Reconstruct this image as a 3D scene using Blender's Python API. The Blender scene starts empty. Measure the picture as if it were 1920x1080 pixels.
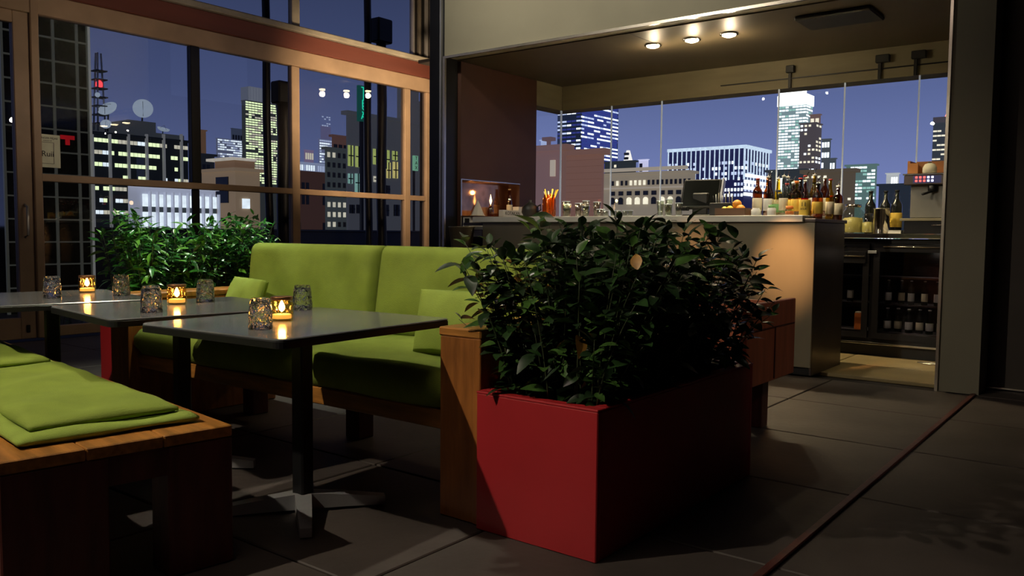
import bpy, math, random
from math import sin, cos, pi, radians
from mathutils import Vector, Matrix, Euler
from bpy_extras.mesh_utils import ngon_tessellate

sc = bpy.context.scene
COL = sc.collection

# ------------------------------------------------------------------ camera
CAM = Vector((0.0, 0.0, 1.03)); FPX = 1558.18
CR = Vector((0.790299, 0.61265021, 0.00933861))
CU = Vector((-0.04781221, 0.04646716, 0.99777492))
CF = Vector((-0.61085308, 0.78898702, -0.06601511))
cam_d = bpy.data.cameras.new('camera'); cam = bpy.data.objects.new('camera', cam_d); COL.objects.link(cam)
cam_d.sensor_width = 36.0; cam_d.lens = FPX / 1920 * 36.0; cam_d.clip_start = 0.05; cam_d.clip_end = 3000
cam.matrix_world = Matrix(((CR.x, CU.x, -CF.x, CAM.x), (CR.y, CU.y, -CF.y, CAM.y), (CR.z, CU.z, -CF.z, CAM.z), (0, 0, 0, 1)))
sc.camera = cam

# ------------------------------------------------------------------ world: dusk sky, brighter at the horizon
w = bpy.data.worlds.new('dusk_sky'); sc.world = w; w.use_nodes = True
nt = w.node_tree; nt.nodes.clear()
tc = nt.nodes.new('ShaderNodeTexCoord'); sp = nt.nodes.new('ShaderNodeSeparateXYZ')
rp = nt.nodes.new('ShaderNodeValToRGB'); bg = nt.nodes.new('ShaderNodeBackground'); ow = nt.nodes.new('ShaderNodeOutputWorld')
nt.links.new(tc.outputs['Generated'], sp.inputs[0]); nt.links.new(sp.outputs['Z'], rp.inputs[0])
nt.links.new(rp.outputs[0], bg.inputs[0]); nt.links.new(bg.outputs[0], ow.inputs[0])
e = rp.color_ramp.elements
e[0].position = 0.0; e[0].color = (0.165, 0.205, 0.425, 1)
e[1].position = 0.5; e[1].color = (0.020, 0.026, 0.070, 1)
m_ = rp.color_ramp.elements.new(0.16); m_.color = (0.082, 0.108, 0.240, 1)
m_ = rp.color_ramp.elements.new(0.30); m_.color = (0.046, 0.062, 0.138, 1)
bg.inputs[1].default_value = 1.35
sc.view_settings.view_transform = 'Standard'; sc.view_settings.look = 'None'
sc.view_settings.gamma = 1.0; sc.view_settings.exposure = 0.0; sc.view_settings.use_curve_mapping = False

# ------------------------------------------------------------------ lights of the room, with added fill lights
def lamp(name, typ, loc, energy, color, target=None, size=0.1, angle=60, blend=0.6):
    d = bpy.data.lights.new(name, typ); d.energy = energy; d.color = color
    if typ == 'AREA': d.size = size
    elif typ == 'SPOT': d.shadow_soft_size = size; d.spot_size = radians(angle); d.spot_blend = blend
    else: d.shadow_soft_size = size
    o = bpy.data.objects.new(name, d); COL.objects.link(o); o.location = loc
    if target is not None:
        o.rotation_euler = (Vector(target) - Vector(loc)).to_track_quat('-Z', 'Y').to_euler()
    return o
lamp('lamp_or_fill_spot', 'SPOT', (-3.35, -0.60, 3.10), 300, (1.0, 0.87, 0.66), (-2.75, 2.2, 0.5), 0.03, 74, 0.6)
lamp('lamp_or_fill_spot', 'SPOT', (-3.2, 2.75, 4.5), 260, (1.0, 0.90, 0.70), (-3.15, 2.45, 0.5), 0.05, 52, 0.8)
lamp('lamp_or_fill_spot', 'SPOT', (-6.0, 4.2, 2.3), 34, (1.0, 0.75, 0.52), (-8.35, 4.3, 2.7), 0.03, 100, 1.0)  # added fill that brightens the left window frames
lamp('lamp_or_fill_spot', 'SPOT', (-2.35, 6.20, 2.68), 85, (1.0, 0.84, 0.58), (-2.28, 6.55, 1.25), 0.03, 50, 0.8)  # added fill on the spirit bottles
lamp('lamp_or_fill_spot', 'SPOT', (-4.6, 3.6, 4.2), 380, (0.90, 1.0, 0.80), (-4.9, 3.1, 0.8), 0.05, 44, 0.7)
lamp('lamp_or_fill_spot', 'SPOT', (-6.2, 6.4, 2.2), 330, (1.0, 0.70, 0.40), (-8.35, 7.9, 2.6), 0.1, 95, 0.9)
lamp('lamp_or_fill_spot', 'SPOT', (-4.6, 2.6, 4.4), 470, (1.0, 0.92, 0.74), (-4.0, 6.12, 3.55), 0.15, 80, 1.0)  # added fill washing the header wall
lamp('fill_area', 'AREA', (-2.0, 0.5, 4.3), 14, (1.0, 0.80, 0.66), (-2.4, 3.0, 0), 1.6)  # unseen area fill, added to lift the dim room
for lx in (-3.67, -3.29, -2.95):
    lamp('ceiling_glow', 'POINT', (lx, 6.80, 2.60), 5.5, (1.0, 0.80, 0.5), size=0.012)
    lamp('lamp_or_fill_spot', 'SPOT', (lx + .25, 6.78, 2.69), 62, (1.0, 0.80, 0.48), (lx + .25, 6.75, 0), 0.04, 120, 0.6)
lamp('lamp_or_fill_spot', 'SPOT', (-1.7, 7.0, 2.68), 26, (1.0, 0.84, 0.5), (-1.7, 7.1, 0), 0.04, 80, 0.8)
for ax, ae in ((-2.92, 130), (-2.17, 380)):
    lamp('lamp_or_fill_spot', 'SPOT', (ax, 5.05, 1.75), ae, (1.0, 0.50, 0.20), (ax, 6.12, 0.82), 0.03, 24, 1.0)  # added spots draw the orange lamp reflections onto the counter front
lamp('lamp_or_fill_spot', 'SPOT', (1.6, 3.0, 3.4), 52, (1.0, 0.86, 0.72), (-1.25, 4.35, 0.5), 0.06, 30, 1.0)  # added fill for the box chair and the shrub's right side

# ------------------------------------------------------------------ materials
def nodes_of(name):
    m = bpy.data.materials.new(name); m.use_nodes = True
    return m, m.node_tree, m.node_tree.nodes['Principled BSDF']
def mat(name, col, rough=0.6, metal=0.0, var=0.12, scale=6.0, bump=0.0, bscale=60.0, stretch=None, emit=None, es=0.0, spec=None, coat=0.0):
    m, t, b = nodes_of(name)
    b.inputs['Roughness'].default_value = rough; b.inputs['Metallic'].default_value = metal
    if spec is not None: b.inputs['Specular IOR Level'].default_value = spec
    if coat: b.inputs['Coat Weight'].default_value = coat; b.inputs['Coat Roughness'].default_value = 0.08
    if emit: b.inputs['Emission Color'].default_value = (*emit, 1); b.inputs['Emission Strength'].default_value = es
    c = t.nodes.new('ShaderNodeTexCoord'); mp = t.nodes.new('ShaderNodeMapping')
    t.links.new(c.outputs['Object'], mp.inputs[0])
    if stretch: mp.inputs['Scale'].default_value = stretch
    n = t.nodes.new('ShaderNodeTexNoise'); n.inputs['Scale'].default_value = scale; n.inputs['Detail'].default_value = 5
    t.links.new(mp.outputs[0], n.inputs['Vector'])
    r = t.nodes.new('ShaderNodeValToRGB'); t.links.new(n.outputs[0], r.inputs[0])
    r.color_ramp.elements[0].position = 0.3; r.color_ramp.elements[1].position = 0.7
    r.color_ramp.elements[0].color = (*[x * (1 - var) for x in col], 1); r.color_ramp.elements[1].color = (*[min(1, x * (1 + var)) for x in col], 1)
    t.links.new(r.outputs[0], b.inputs['Base Color'])
    if bump:
        n2 = t.nodes.new('ShaderNodeTexNoise'); n2.inputs['Scale'].default_value = bscale; n2.inputs['Detail'].default_value = 3
        t.links.new(mp.outputs[0], n2.inputs['Vector'])
        bp = t.nodes.new('ShaderNodeBump'); bp.inputs['Strength'].default_value = bump; bp.inputs['Distance'].default_value = 0.01
        t.links.new(n2.outputs[0], bp.inputs['Height']); t.links.new(bp.outputs[0], b.inputs['Normal'])
    return m
def pane_mat(name, tint, rough=0.0, ior=1.5, gloss=(1, 1, 1), bump=0.0, bscale=30, base=0.0):
    """thin pane: tinted see-through plus a fresnel mirror reflection"""
    m = bpy.data.materials.new(name); m.use_nodes = True; t = m.node_tree; t.nodes.clear()
    o = t.nodes.new('ShaderNodeOutputMaterial'); mx = t.nodes.new('ShaderNodeMixShader')
    tr = t.nodes.new('ShaderNodeBsdfTransparent'); gl = t.nodes.new('ShaderNodeBsdfGlossy'); fr = t.nodes.new('ShaderNodeFresnel')
    tr.inputs[0].default_value = (*tint, 1); gl.inputs[0].default_value = (*gloss, 1); gl.inputs['Roughness'].default_value = rough
    fr.inputs[0].default_value = ior
    ad = t.nodes.new('ShaderNodeMath'); ad.operation = 'ADD'; ad.inputs[1].default_value = base; ad.use_clamp = True
    ge = t.nodes.new('ShaderNodeNewGeometry'); iv = t.nodes.new('ShaderNodeMath'); iv.operation = 'SUBTRACT'; iv.inputs[0].default_value = 1.0
    ml = t.nodes.new('ShaderNodeMath'); ml.operation = 'MULTIPLY'
    t.links.new(ge.outputs['Backfacing'], iv.inputs[1]); t.links.new(iv.outputs[0], ml.inputs[1])
    t.links.new(fr.outputs[0], ad.inputs[0]); t.links.new(ad.outputs[0], ml.inputs[0]); t.links.new(ml.outputs[0], mx.inputs[0])
    t.links.new(tr.outputs[0], mx.inputs[1]); t.links.new(gl.outputs[0], mx.inputs[2]); t.links.new(mx.outputs[0], o.inputs[0])
    if bump:
        v = t.nodes.new('ShaderNodeTexVoronoi'); v.feature = 'DISTANCE_TO_EDGE'; v.inputs['Scale'].default_value = bscale
        c = t.nodes.new('ShaderNodeTexCoord'); t.links.new(c.outputs['Object'], v.inputs['Vector'])
        bp = t.nodes.new('ShaderNodeBump'); bp.inputs['Strength'].default_value = bump; bp.inputs['Distance'].default_value = 0.01
        t.links.new(v.outputs[0], bp.inputs['Height']); t.links.new(bp.outputs[0], gl.inputs['Normal']); t.links.new(bp.outputs[0], fr.inputs['Normal'])
    return m
def glow(name, col, s):
    m = bpy.data.materials.new(name); m.use_nodes = True; t = m.node_tree; t.nodes.clear()
    o = t.nodes.new('ShaderNodeOutputMaterial'); em = t.nodes.new('ShaderNodeEmission')
    n = t.nodes.new('ShaderNodeTexNoise'); n.inputs['Scale'].default_value = 3.0
    c = t.nodes.new('ShaderNodeTexCoord'); t.links.new(c.outputs['Object'], n.inputs['Vector'])
    mr = t.nodes.new('ShaderNodeMapRange'); mr.inputs['To Min'].default_value = s * 0.7; mr.inputs['To Max'].default_value = s * 1.3
    t.links.new(n.outputs[0], mr.inputs[0]); t.links.new(mr.outputs[0], em.inputs[1])
    em.inputs[0].default_value = (*col, 1); t.links.new(em.outputs[0], o.inputs[0]); return m
def crackle_mat():
    m = bpy.data.materials.new('crackle_glass'); m.use_nodes = True; t = m.node_tree; t.nodes.clear()
    o = t.nodes.new('ShaderNodeOutputMaterial'); g = t.nodes.new('ShaderNodeBsdfGlass'); g.inputs['Roughness'].default_value = 0.02; g.inputs['IOR'].default_value = 1.45
    tr = t.nodes.new('ShaderNodeBsdfTransparent'); tr.inputs[0].default_value = (0.9, 0.9, 0.85, 1); mx = t.nodes.new('ShaderNodeMixShader'); mx.inputs[0].default_value = 0.95
    v = t.nodes.new('ShaderNodeTexVoronoi'); v.feature = 'DISTANCE_TO_EDGE'; v.inputs['Scale'].default_value = 48
    c = t.nodes.new('ShaderNodeTexCoord'); t.links.new(c.outputs['Object'], v.inputs['Vector'])
    bp = t.nodes.new('ShaderNodeBump'); bp.inputs['Strength'].default_value = 1.0; bp.inputs['Distance'].default_value = 0.012
    t.links.new(v.outputs[0], bp.inputs['Height']); t.links.new(bp.outputs[0], g.inputs['Normal'])
    t.links.new(tr.outputs[0], mx.inputs[1]); t.links.new(g.outputs[0], mx.inputs[2]); t.links.new(mx.outputs[0], o.inputs[0]); return m

M = dict(
    fabric=mat('green_fabric', (0.208, 0.282, 0.032), 0.85, var=0.10, scale=9, bump=0.25, bscale=260),
    fabric2=mat('green_fabric_cushion', (0.245, 0.335, 0.045), 0.85, var=0.10, scale=9, bump=0.25, bscale=260),
    piping=mat('green_piping', (0.20, 0.32, 0.04), 0.7),
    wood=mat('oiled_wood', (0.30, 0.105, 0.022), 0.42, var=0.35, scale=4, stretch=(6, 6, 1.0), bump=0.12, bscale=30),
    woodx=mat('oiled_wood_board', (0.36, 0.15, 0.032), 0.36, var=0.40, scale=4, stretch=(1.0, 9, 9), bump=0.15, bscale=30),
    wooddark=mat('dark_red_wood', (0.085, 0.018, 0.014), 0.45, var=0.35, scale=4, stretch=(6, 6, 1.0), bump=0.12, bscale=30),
    redwood=mat('reddish_wood', (0.36, 0.10, 0.045), 0.5, var=0.2, scale=4, stretch=(6, 6, 1.0)),
    frame=mat('bronze_window_frame', (0.40, 0.28, 0.19), 0.5, var=0.15, scale=3, bump=0.05),
    maroon=mat('maroon_beam', (0.16, 0.045, 0.032), 0.55, var=0.2, scale=2, stretch=(1, .3, 2)),
    sill=mat('pale_sill', (0.40, 0.37, 0.31), 0.5, var=0.2, scale=4),
    slate=mat('slate_tabletop', (0.14, 0.147, 0.15), 0.17, var=0.25, scale=5),
    edge=mat('black_table_edge', (0.012, 0.012, 0.013), 0.35),
    blackmetal=mat('black_metal', (0.015, 0.015, 0.017), 0.4, metal=0.4),
    castmetal=mat('grey_cast_metal', (0.40, 0.40, 0.42), 0.35, metal=0.5),
    red=mat('red_lacquer', (0.43, 0.022, 0.028), 0.42, var=0.10, scale=2.5, bump=0.03, bscale=20),
    soil=mat('dark_soil', (0.018, 0.012, 0.008), 0.95, bump=0.8, bscale=40),
    stem=mat('plant_stem', (0.035, 0.05, 0.016), 0.6),
    steel=mat('brushed_steel', (0.235, 0.205, 0.145), 0.34, metal=0.5, var=0.05, scale=3, stretch=(3, 3, 0.6)),
    steeltop=mat('steel_worktop', (0.78, 0.76, 0.68), 0.35, metal=0.2, var=0.1, scale=5),
    steeldark=mat('dark_steel', (0.10, 0.08, 0.078), 0.35, metal=0.8, var=0.2, scale=3),
    chrome=mat('polished_steel', (0.75, 0.72, 0.66), 0.12, metal=1.0, var=0.05),
    maroonwall=mat('maroon_wall_paint', (0.075, 0.030, 0.018), 0.6, var=0.15, scale=2),
    plaster=mat('olive_plaster', (0.30, 0.275, 0.20), 0.8, var=0.10, scale=1.2, bump=0.04, bscale=15),
    pillar=mat('pillar_plaster', (0.185, 0.170, 0.125), 0.8, var=0.08, scale=1.5),
    darkwall=mat('dark_wall', (0.035, 0.026, 0.022), 0.7),
    ceil=mat('bar_ceiling', (0.085, 0.066, 0.038), 0.5, var=0.2, scale=1.5),
    ceil2=mat('room_ceiling', (0.04, 0.036, 0.03), 0.8),
    soffit=mat('soffit_plaster', (0.26, 0.225, 0.135), 0.6, var=0.12, scale=2, stretch=(1, 1, 6)),
    black=mat('black_lacquer', (0.012, 0.011, 0.012), 0.22, var=0.2),
    rubber=mat('black_plastic', (0.010, 0.010, 0.011), 0.5),
    screen=mat('screen_glass', (0.008, 0.009, 0.008), 0.08),
    concrete=mat('concrete_paver', (0.055, 0.043, 0.038), 0.62, var=0.35, scale=2.2, bump=0.15, bscale=25),
    grout=mat('dark_grout', (0.015, 0.012, 0.012), 0.9),
    bartile=mat('bar_floor_tile', (0.26, 0.20, 0.095), 0.45, var=0.15, scale=3),
    trim=mat('bright_metal_trim', (0.62, 0.56, 0.48), 0.25, metal=0.8),
    paper=mat('white_paper', (0.75, 0.73, 0.66), 0.8, var=0.05),
    ink=mat('black_ink', (0.02, 0.02, 0.02), 0.8),
    wax=mat('candle_wax', (0.85, 0.72, 0.45), 0.5, emit=(1, 0.55, 0.18), es=0.9),  # emission stands in for flame light in the wax
    white=mat('white_ceramic', (0.7, 0.7, 0.68), 0.3, var=0.04),
    dish=mat('satellite_dish', (0.42, 0.48, 0.52), 0.5, var=0.12, scale=0.8, emit=(0.42, 0.5, 0.58), es=0.9),  # emission stands in for light falling on the dishes
    brickcity=mat('brown_brick_facade', (0.30, 0.17, 0.13), 0.9, var=0.10, scale=0.25, emit=(0.30, 0.16, 0.12), es=0.42),  # brick also emits its own colour in place of outside light
)
M['pane'] = pane_mat('window_pane', (0.69, 0.70, 0.72), base=0.0)
M['clearpane'] = pane_mat('clear_glass_pane', (0.965, 0.97, 0.98))
M['jar'] = pane_mat('candle_jar_glass', (0.98, 0.86, 0.60), 0.05, 1.5, (1, 0.85, 0.6), bump=0.8, bscale=60, base=0.05)
M['bottle_clear'] = pane_mat('clear_bottle_glass', (0.80, 0.82, 0.76), 0.03, 1.6, base=0.10)
M['fridgeglass'] = pane_mat('fridge_glass', (0.72, 0.71, 0.74), 0.0, 1.5)
M['edgeglass'] = mat('glass_edge', (0.62, 0.66, 0.68), 0.15, emit=(0.5, 0.55, 0.6), es=0.25)  # faint emission paints the glint on glass edges and rims
M['crackle'] = crackle_mat()
M['flame'] = glow('candle_flame', (1.0, 0.55, 0.17), 60)
M['downlight'] = glow('downlight_lens', (1.0, 0.80, 0.48), 26)
M['bar_lamp'] = glow('small_lamp', (1.0, 0.6, 0.25), 8)
def leafm(name, col, rough): 
    return mat(name, tuple(x * 1.15 for x in col), rough, var=0.35, scale=30, spec=0.85)
LEAF = [leafm('leaf_dark', (0.020, 0.052, 0.014), 0.30), leafm('leaf_mid', (0.045, 0.105, 0.022), 0.26), leafm('leaf_deep', (0.014, 0.034, 0.012), 0.34)]
LEAFY = leafm('leaf_yellow', (0.34, 0.17, 0.03), 0.5)
LEAFB = [leafm('leaf_bright', (0.030, 0.17, 0.022), 0.28), leafm('leaf_green', (0.022, 0.11, 0.022), 0.26), leafm('leaf_lime', (0.10, 0.30, 0.03), 0.35)]

# ------------------------------------------------------------------ mesh helpers
class MB:
    def __init__(s): s.v = []; s.f = []; s.sm = []; s.mi = []
    def add(s, vs, fs, smooth=False, mi=0, mx=None):
        b = len(s.v)
        s.v += [tuple(mx @ Vector(v)) if mx else tuple(v) for v in vs]
        for f in fs: s.f.append(tuple(b + i for i in f)); s.sm.append(smooth); s.mi.append(mi)
        return s
    def box(s, x0, y0, z0, x1, y1, z1, c=0.0, mi=0, mx=None):
        """box with optional chamfer on the vertical and horizontal edges (c)"""
        if x0 > x1: x0, x1 = x1, x0
        if y0 > y1: y0, y1 = y1, y0
        if z0 > z1: z0, z1 = z1, z0
        if c <= 0:
            vs = [(x0, y0, z0), (x1, y0, z0), (x1, y1, z0), (x0, y1, z0), (x0, y0, z1), (x1, y0, z1), (x1, y1, z1), (x0, y1, z1)]
            fs = [(3, 2, 1, 0), (4, 5, 6, 7), (0, 1, 5, 4), (1, 2, 6, 5), (2, 3, 7, 6), (3, 0, 4, 7)]
            return s.add(vs, fs, False, mi, mx)
        c = min(c, (x1 - x0) * .45, (y1 - y0) * .45, (z1 - z0) * .45)
        def ring(i, z): return [(x0 + i, y0, z), (x1 - i, y0, z), (x1, y0 + i, z), (x1, y1 - i, z), (x1 - i, y1, z), (x0 + i, y1, z), (x0, y1 - i, z), (x0, y0 + i, z)]
        def ring2(z): return [(x0 + c, y0 + c, z), (x1 - c, y0 + c, z), (x1 - c, y0 + c, z), (x1 - c, y1 - c, z), (x1 - c, y1 - c, z), (x0 + c, y1 - c, z), (x0 + c, y1 - c, z), (x0 + c, y0 + c, z)]
        vs = ring2(z0) + ring(c, z0 + c) + ring(c, z1 - c) + ring2(z1)
        fs = []
        for k in range(3):
            for i in range(8):
                j = (i + 1) % 8; fs.append((k * 8 + i, k * 8 + j, k * 8 + 8 + j, k * 8 + 8 + i))
        fs.append((0, 7, 5, 3)) ; fs.append((24, 27, 29, 31))
        fs[-2] = (7, 5, 3, 1); fs[-1] = (25, 27, 29, 31)
        return s.add(vs, fs, False, mi, mx)
    def lathe(s, prof, cx=0, cy=0, n=20, mi=0, mx=None, smooth=True):
        vs = []; fs = []
        for (r, z) in prof:
            for i in range(n):
                a = 2 * pi * i / n; vs.append((cx + r * cos(a), cy + r * sin(a), z))
        for k in range(len(prof) - 1):
            for i in range(n):
                j = (i + 1) % n; fs.append((k * n + i, k * n + j, (k + 1) * n + j, (k + 1) * n + i))
        if prof[0][0] > 1e-4: fs.append(tuple(range(n - 1, -1, -1)))
        if prof[-1][0] > 1e-4: fs.append(tuple((len(prof) - 1) * n + i for i in range(n)))
        return s.add(vs, fs, smooth, mi, mx)
    def tube(s, pts, r, n=8, mi=0, r2=None):
        pts = [Vector(p) for p in pts]; vs = []; fs = []; m = len(pts)
        for k, p in enumerate(pts):
            d = (pts[min(k + 1, m - 1)] - pts[max(k - 1, 0)]).normalized()
            up = Vector((0, 0, 1)) if abs(d.z) < .9 else Vector((1, 0, 0))
            a = d.cross(up).normalized(); b = d.cross(a)
            rr = r if r2 is None else r + (r2 - r) * k / (m - 1)
            for i in range(n):
                t = 2 * pi * i / n; vs.append(tuple(p + a * rr * cos(t) + b * rr * sin(t)))
        for k in range(m - 1):
            for i in range(n):
                j = (i + 1) % n; fs.append((k * n + i, k * n + j, (k + 1) * n + j, (k + 1) * n + i))
        fs.append(tuple(range(n - 1, -1, -1))); fs.append(tuple((m - 1) * n + i for i in range(n)))
        return s.add(vs, fs, True, mi)
    def cushion(s, x0, y0, z0, x1, y1, z1, r=0.04, puff=0.02, nx=14, ny=10, mx=None, seed=1, pinch=0.0):
        """soft rectangular cushion: rounded sides, crowned faces, slight unevenness"""
        rnd = random.Random(seed); vs = []; fs = []
        W, D, H = x1 - x0, y1 - y0, z1 - z0; cx, cy, cz = (x0 + x1) / 2, (y0 + y1) / 2, (z0 + z1) / 2
        ph = [rnd.uniform(0, 6) for _ in range(6)]
        def P(u, v, side):
            ax = 1 - abs(u) ** 6; ay = 1 - abs(v) ** 6
            ex = min(1, (1 - abs(u)) * W / 2 / r); ey = min(1, (1 - abs(v)) * D / 2 / r)
            k = math.sqrt(max(0, 1 - (1 - ex) ** 2)) * math.sqrt(max(0, 1 - (1 - ey) ** 2))
            k = pinch + (1 - pinch) * k if pinch else k
            h = (H / 2) * (0.30 + 0.70 * k) + puff * (1 - u * u) * (1 - v * v)
            wob = 0.006 * sin(5 * u + ph[0]) * sin(4 * v + ph[1]) + 0.004 * sin(11 * u + ph[2] + 3 * v)
            inx = 1 - (0.0 if not pinch else 0.0)
            return (cx + u * W / 2, cy + v * D / 2, cz + side * (h + wob * k))
        def grid(n): return [math.sin((i / n - .5) * pi) * .55 + (2 * i / n - 1) * .45 for i in range(n + 1)]
        gu, gv = grid(nx), grid(ny)
        for side in (1, -1):
            for v in gv:
                for u in gu: vs.append(P(u, v, side))
        n1 = nx + 1; off = n1 * (ny + 1)
        for j in range(ny):
            for i in range(nx):
                a = j * n1 + i; fs.append((a, a + 1, a + n1 + 1, a + n1)); b = off + a; fs.append((b, b + n1, b + n1 + 1, b + 1))
        per = [i for i in range(nx)] + [j * n1 + nx for j in range(ny)] + [ny * n1 + nx - i for i in range(nx)] + [(ny - j) * n1 for j in range(ny)]
        for k in range(len(per)):
            a, b = per[k], per[(k + 1) % len(per)]; fs.append((b, a, off + a, off + b))
        return s.add(vs, fs, True, 0, mx)

def world_off(p):
    o = Vector((0, 0, 0))
    while p is not None: o += p.location; p = p.parent
    return o
def obj(name, mb, m, parent=None, local=False):
    me = bpy.data.meshes.new(name)
    vs = mb.v
    if parent is not None and not local:
        o = world_off(parent); vs = [(v[0] - o.x, v[1] - o.y, v[2] - o.z) for v in vs]
    me.from_pydata(vs, [], mb.f)
    for k in (m if isinstance(m, (list, tuple)) else [m]): me.materials.append(M[k] if isinstance(k, str) else k)
    me.polygons.foreach_set('use_smooth', mb.sm); me.polygons.foreach_set('material_index', mb.mi)
    me.update()
    ob = bpy.data.objects.new(name, me); COL.objects.link(ob)
    if parent is not None: ob.parent = parent
    return ob
def tag(o, label=None, cat=None, group=None, kind=None):
    if label: o['label'] = label
    if cat: o['category'] = cat
    if group: o['group'] = group
    if kind: o['kind'] = kind
    return o
def thing(name, label, cat, loc, rotz=0.0, group=None):
    o = bpy.data.objects.new(name, None); COL.objects.link(o); o.location = loc; o.rotation_euler = (0, 0, rotz)
    o.empty_display_size = 0.1
    return tag(o, label, cat, group)
def struct(name, loc=(0, 0, 0)):
    o = bpy.data.objects.new(name, None); COL.objects.link(o); o.location = loc; o['kind'] = 'structure'; return o
def sbox(name, m, *b, c=0.0):
    o = obj(name, MB().box(*b, c=c), m); o['kind'] = 'structure'; return o
def dup(root, loc, rotz=None, label=None):
    r = root.copy(); COL.objects.link(r); r.location = loc
    if rotz is not None: r.rotation_euler = (0, 0, rotz)
    if label: r['label'] = label
    for ch in list(root.children):
        c = ch.copy(); COL.objects.link(c); c.parent = r
        for g in ch.children:
            d = g.copy(); COL.objects.link(d); d.parent = c
    return r
def text(name, s, size, m, loc, rot, parent=None, ext=0.0005, mirror=False):
    cu = bpy.data.curves.new(name, 'FONT'); cu.body = s; cu.size = size; cu.extrude = ext; cu.align_x = 'CENTER'; cu.align_y = 'CENTER'
    tmp = bpy.data.objects.new(name + '_tmp', cu); COL.objects.link(tmp)
    dg = bpy.context.evaluated_depsgraph_get(); me = bpy.data.meshes.new_from_object(tmp.evaluated_get(dg)); bpy.data.objects.remove(tmp)
    R = Euler(rot).to_matrix().to_4x4(); o = world_off(parent) if parent else Vector((0, 0, 0))
    if mirror: R = R @ Matrix.Diagonal((-1, 1, 1, 1))
    me.transform(Matrix.Translation(Vector(loc) - o) @ R)
    me.materials.clear(); me.materials.append(M[m] if isinstance(m, str) else m)
    ob = bpy.data.objects.new(name, me); COL.objects.link(ob)
    if parent: ob.parent = parent
    return ob

# ================================================================== SETTING
WX = -8.35          # window wall plane; rooms runs x -8.35..4, y -4..9
fl = MB().box(-8.6, -4.2, -0.25, 4.2, 9.1, -0.03)
floor = obj('floor', fl, 'grout'); floor['kind'] = 'structure'
TS = 0.9
tmesh = None; random.seed(5)
tile_meshes = []
for v in range(3):
    t = MB().box(-TS / 2 + .005, -TS / 2 + .005, -0.028, TS / 2 - .005, TS / 2 - .005, 0, c=0.004)
    tile_meshes.append(t)
def tile(cx, cy, mesh):
    o = bpy.data.objects.new('tile', mesh); COL.objects.link(o); o.parent = floor; o.location = (cx, cy, -random.uniform(0, .0015)); return o
first = obj('tile', tile_meshes[0], 'concrete', floor); TM = first.data
bpy.data.objects.remove(first)
TM2 = TM.copy(); TM2.materials.clear(); TM2.materials.append(M['bartile'])
for i in range(-8, 6):
    for j in range(-5, 10):
        cx, cy = -0.9 + TS * (i + .5), 0.9 * j + .25
        if cx - .45 < -8.6 or cx + .45 > 4.2 or cy + .45 > 9.0 or cy - .45 < -4.2: continue
        if -5.5 < cx < -1.0 and cy > 6.2: continue
        tile(cx, cy, TM)
for i in range(-7, 0):
    for j in range(3):
        cx = -1.13 - TS * (-i - .5); cy = 6.57 + 0.62 * j
        o = bpy.data.objects.new('tile', TM2); COL.objects.link(o); o.parent = floor; o.location = (cx + .0, cy + .1, .002); o.scale = (0.8 if i == -7 else 1, .68, 1)
        if i == -7: o.location.x = -1.13 - 4.44 + .45
sbox('trim_1', 'wooddark', -0.915, -3.9, 0, -0.885, 6.1, 0.012, c=0.003)

sbox('ceiling', 'ceil2', -8.6, -4.2, 4.7, 4.2, 9.1, 4.9)
sbox('wall_back', 'darkwall', -8.6, -4.3, 0, 4.2, -4.1, 4.7)
sbox('wall_right', 'darkwall', 4.0, -4.1, 0, 4.2, 6.4, 4.7)
sbox('wall_end', 'darkwall', -8.6, 8.95, 0, -6.75, 9.1, 4.7)
sbox('wall_end_side', 'darkwall', -6.85, 7.55, 0, -6.75, 8.95, 4.7)
sbox('wall_end_front', 'darkwall', -6.75, 7.55, 0, -5.79, 7.60, 4.7)
# header wall over the bar opening, pillar, dark wall right of it
sbox('wall_header', 'plaster', -5.6, 6.12, 2.745, 4.0, 6.30, 4.7)
sbox('wall_pillar', 'pillar', -1.115, 6.12, 0, -0.875, 6.42, 2.745)
sbox('wall_dark_recess', 'darkwall', -0.875, 6.42, 0, 4.2, 6.60, 2.90)
sbox('wall_recess_top', 'darkwall', -0.875, 6.30, 2.745, 4.0, 6.42, 2.90)
sbox('baseboard_right', 'trim', -0.87, 6.395, 0.012, 3.9, 6.42, 0.022)
sbox('wall_bar_right', 'darkwall', -1.10, 6.42, 0, -1.0, 8.3, 2.9)
# bright metal trims of the opening
sbox('trim_2', 'trim', -5.575, 6.095, 2.722, -1.115, 6.12, 2.745)
sbox('trim_3', 'trim', -5.60, 6.095, 0.0, -5.575, 6.118, 2.745)
sbox('trim_4', 'trim', -1.135, 6.10, 0.0, -1.117, 6.14, 2.722)
sbox('trim_5', 'castmetal', -5.635, 6.085, 0.0, -5.615, 6.11, 4.69)
sbox('wall_black_column', 'blackmetal', -5.80, 6.11, 0, -5.60, 6.32, 4.69, c=.01)
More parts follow.
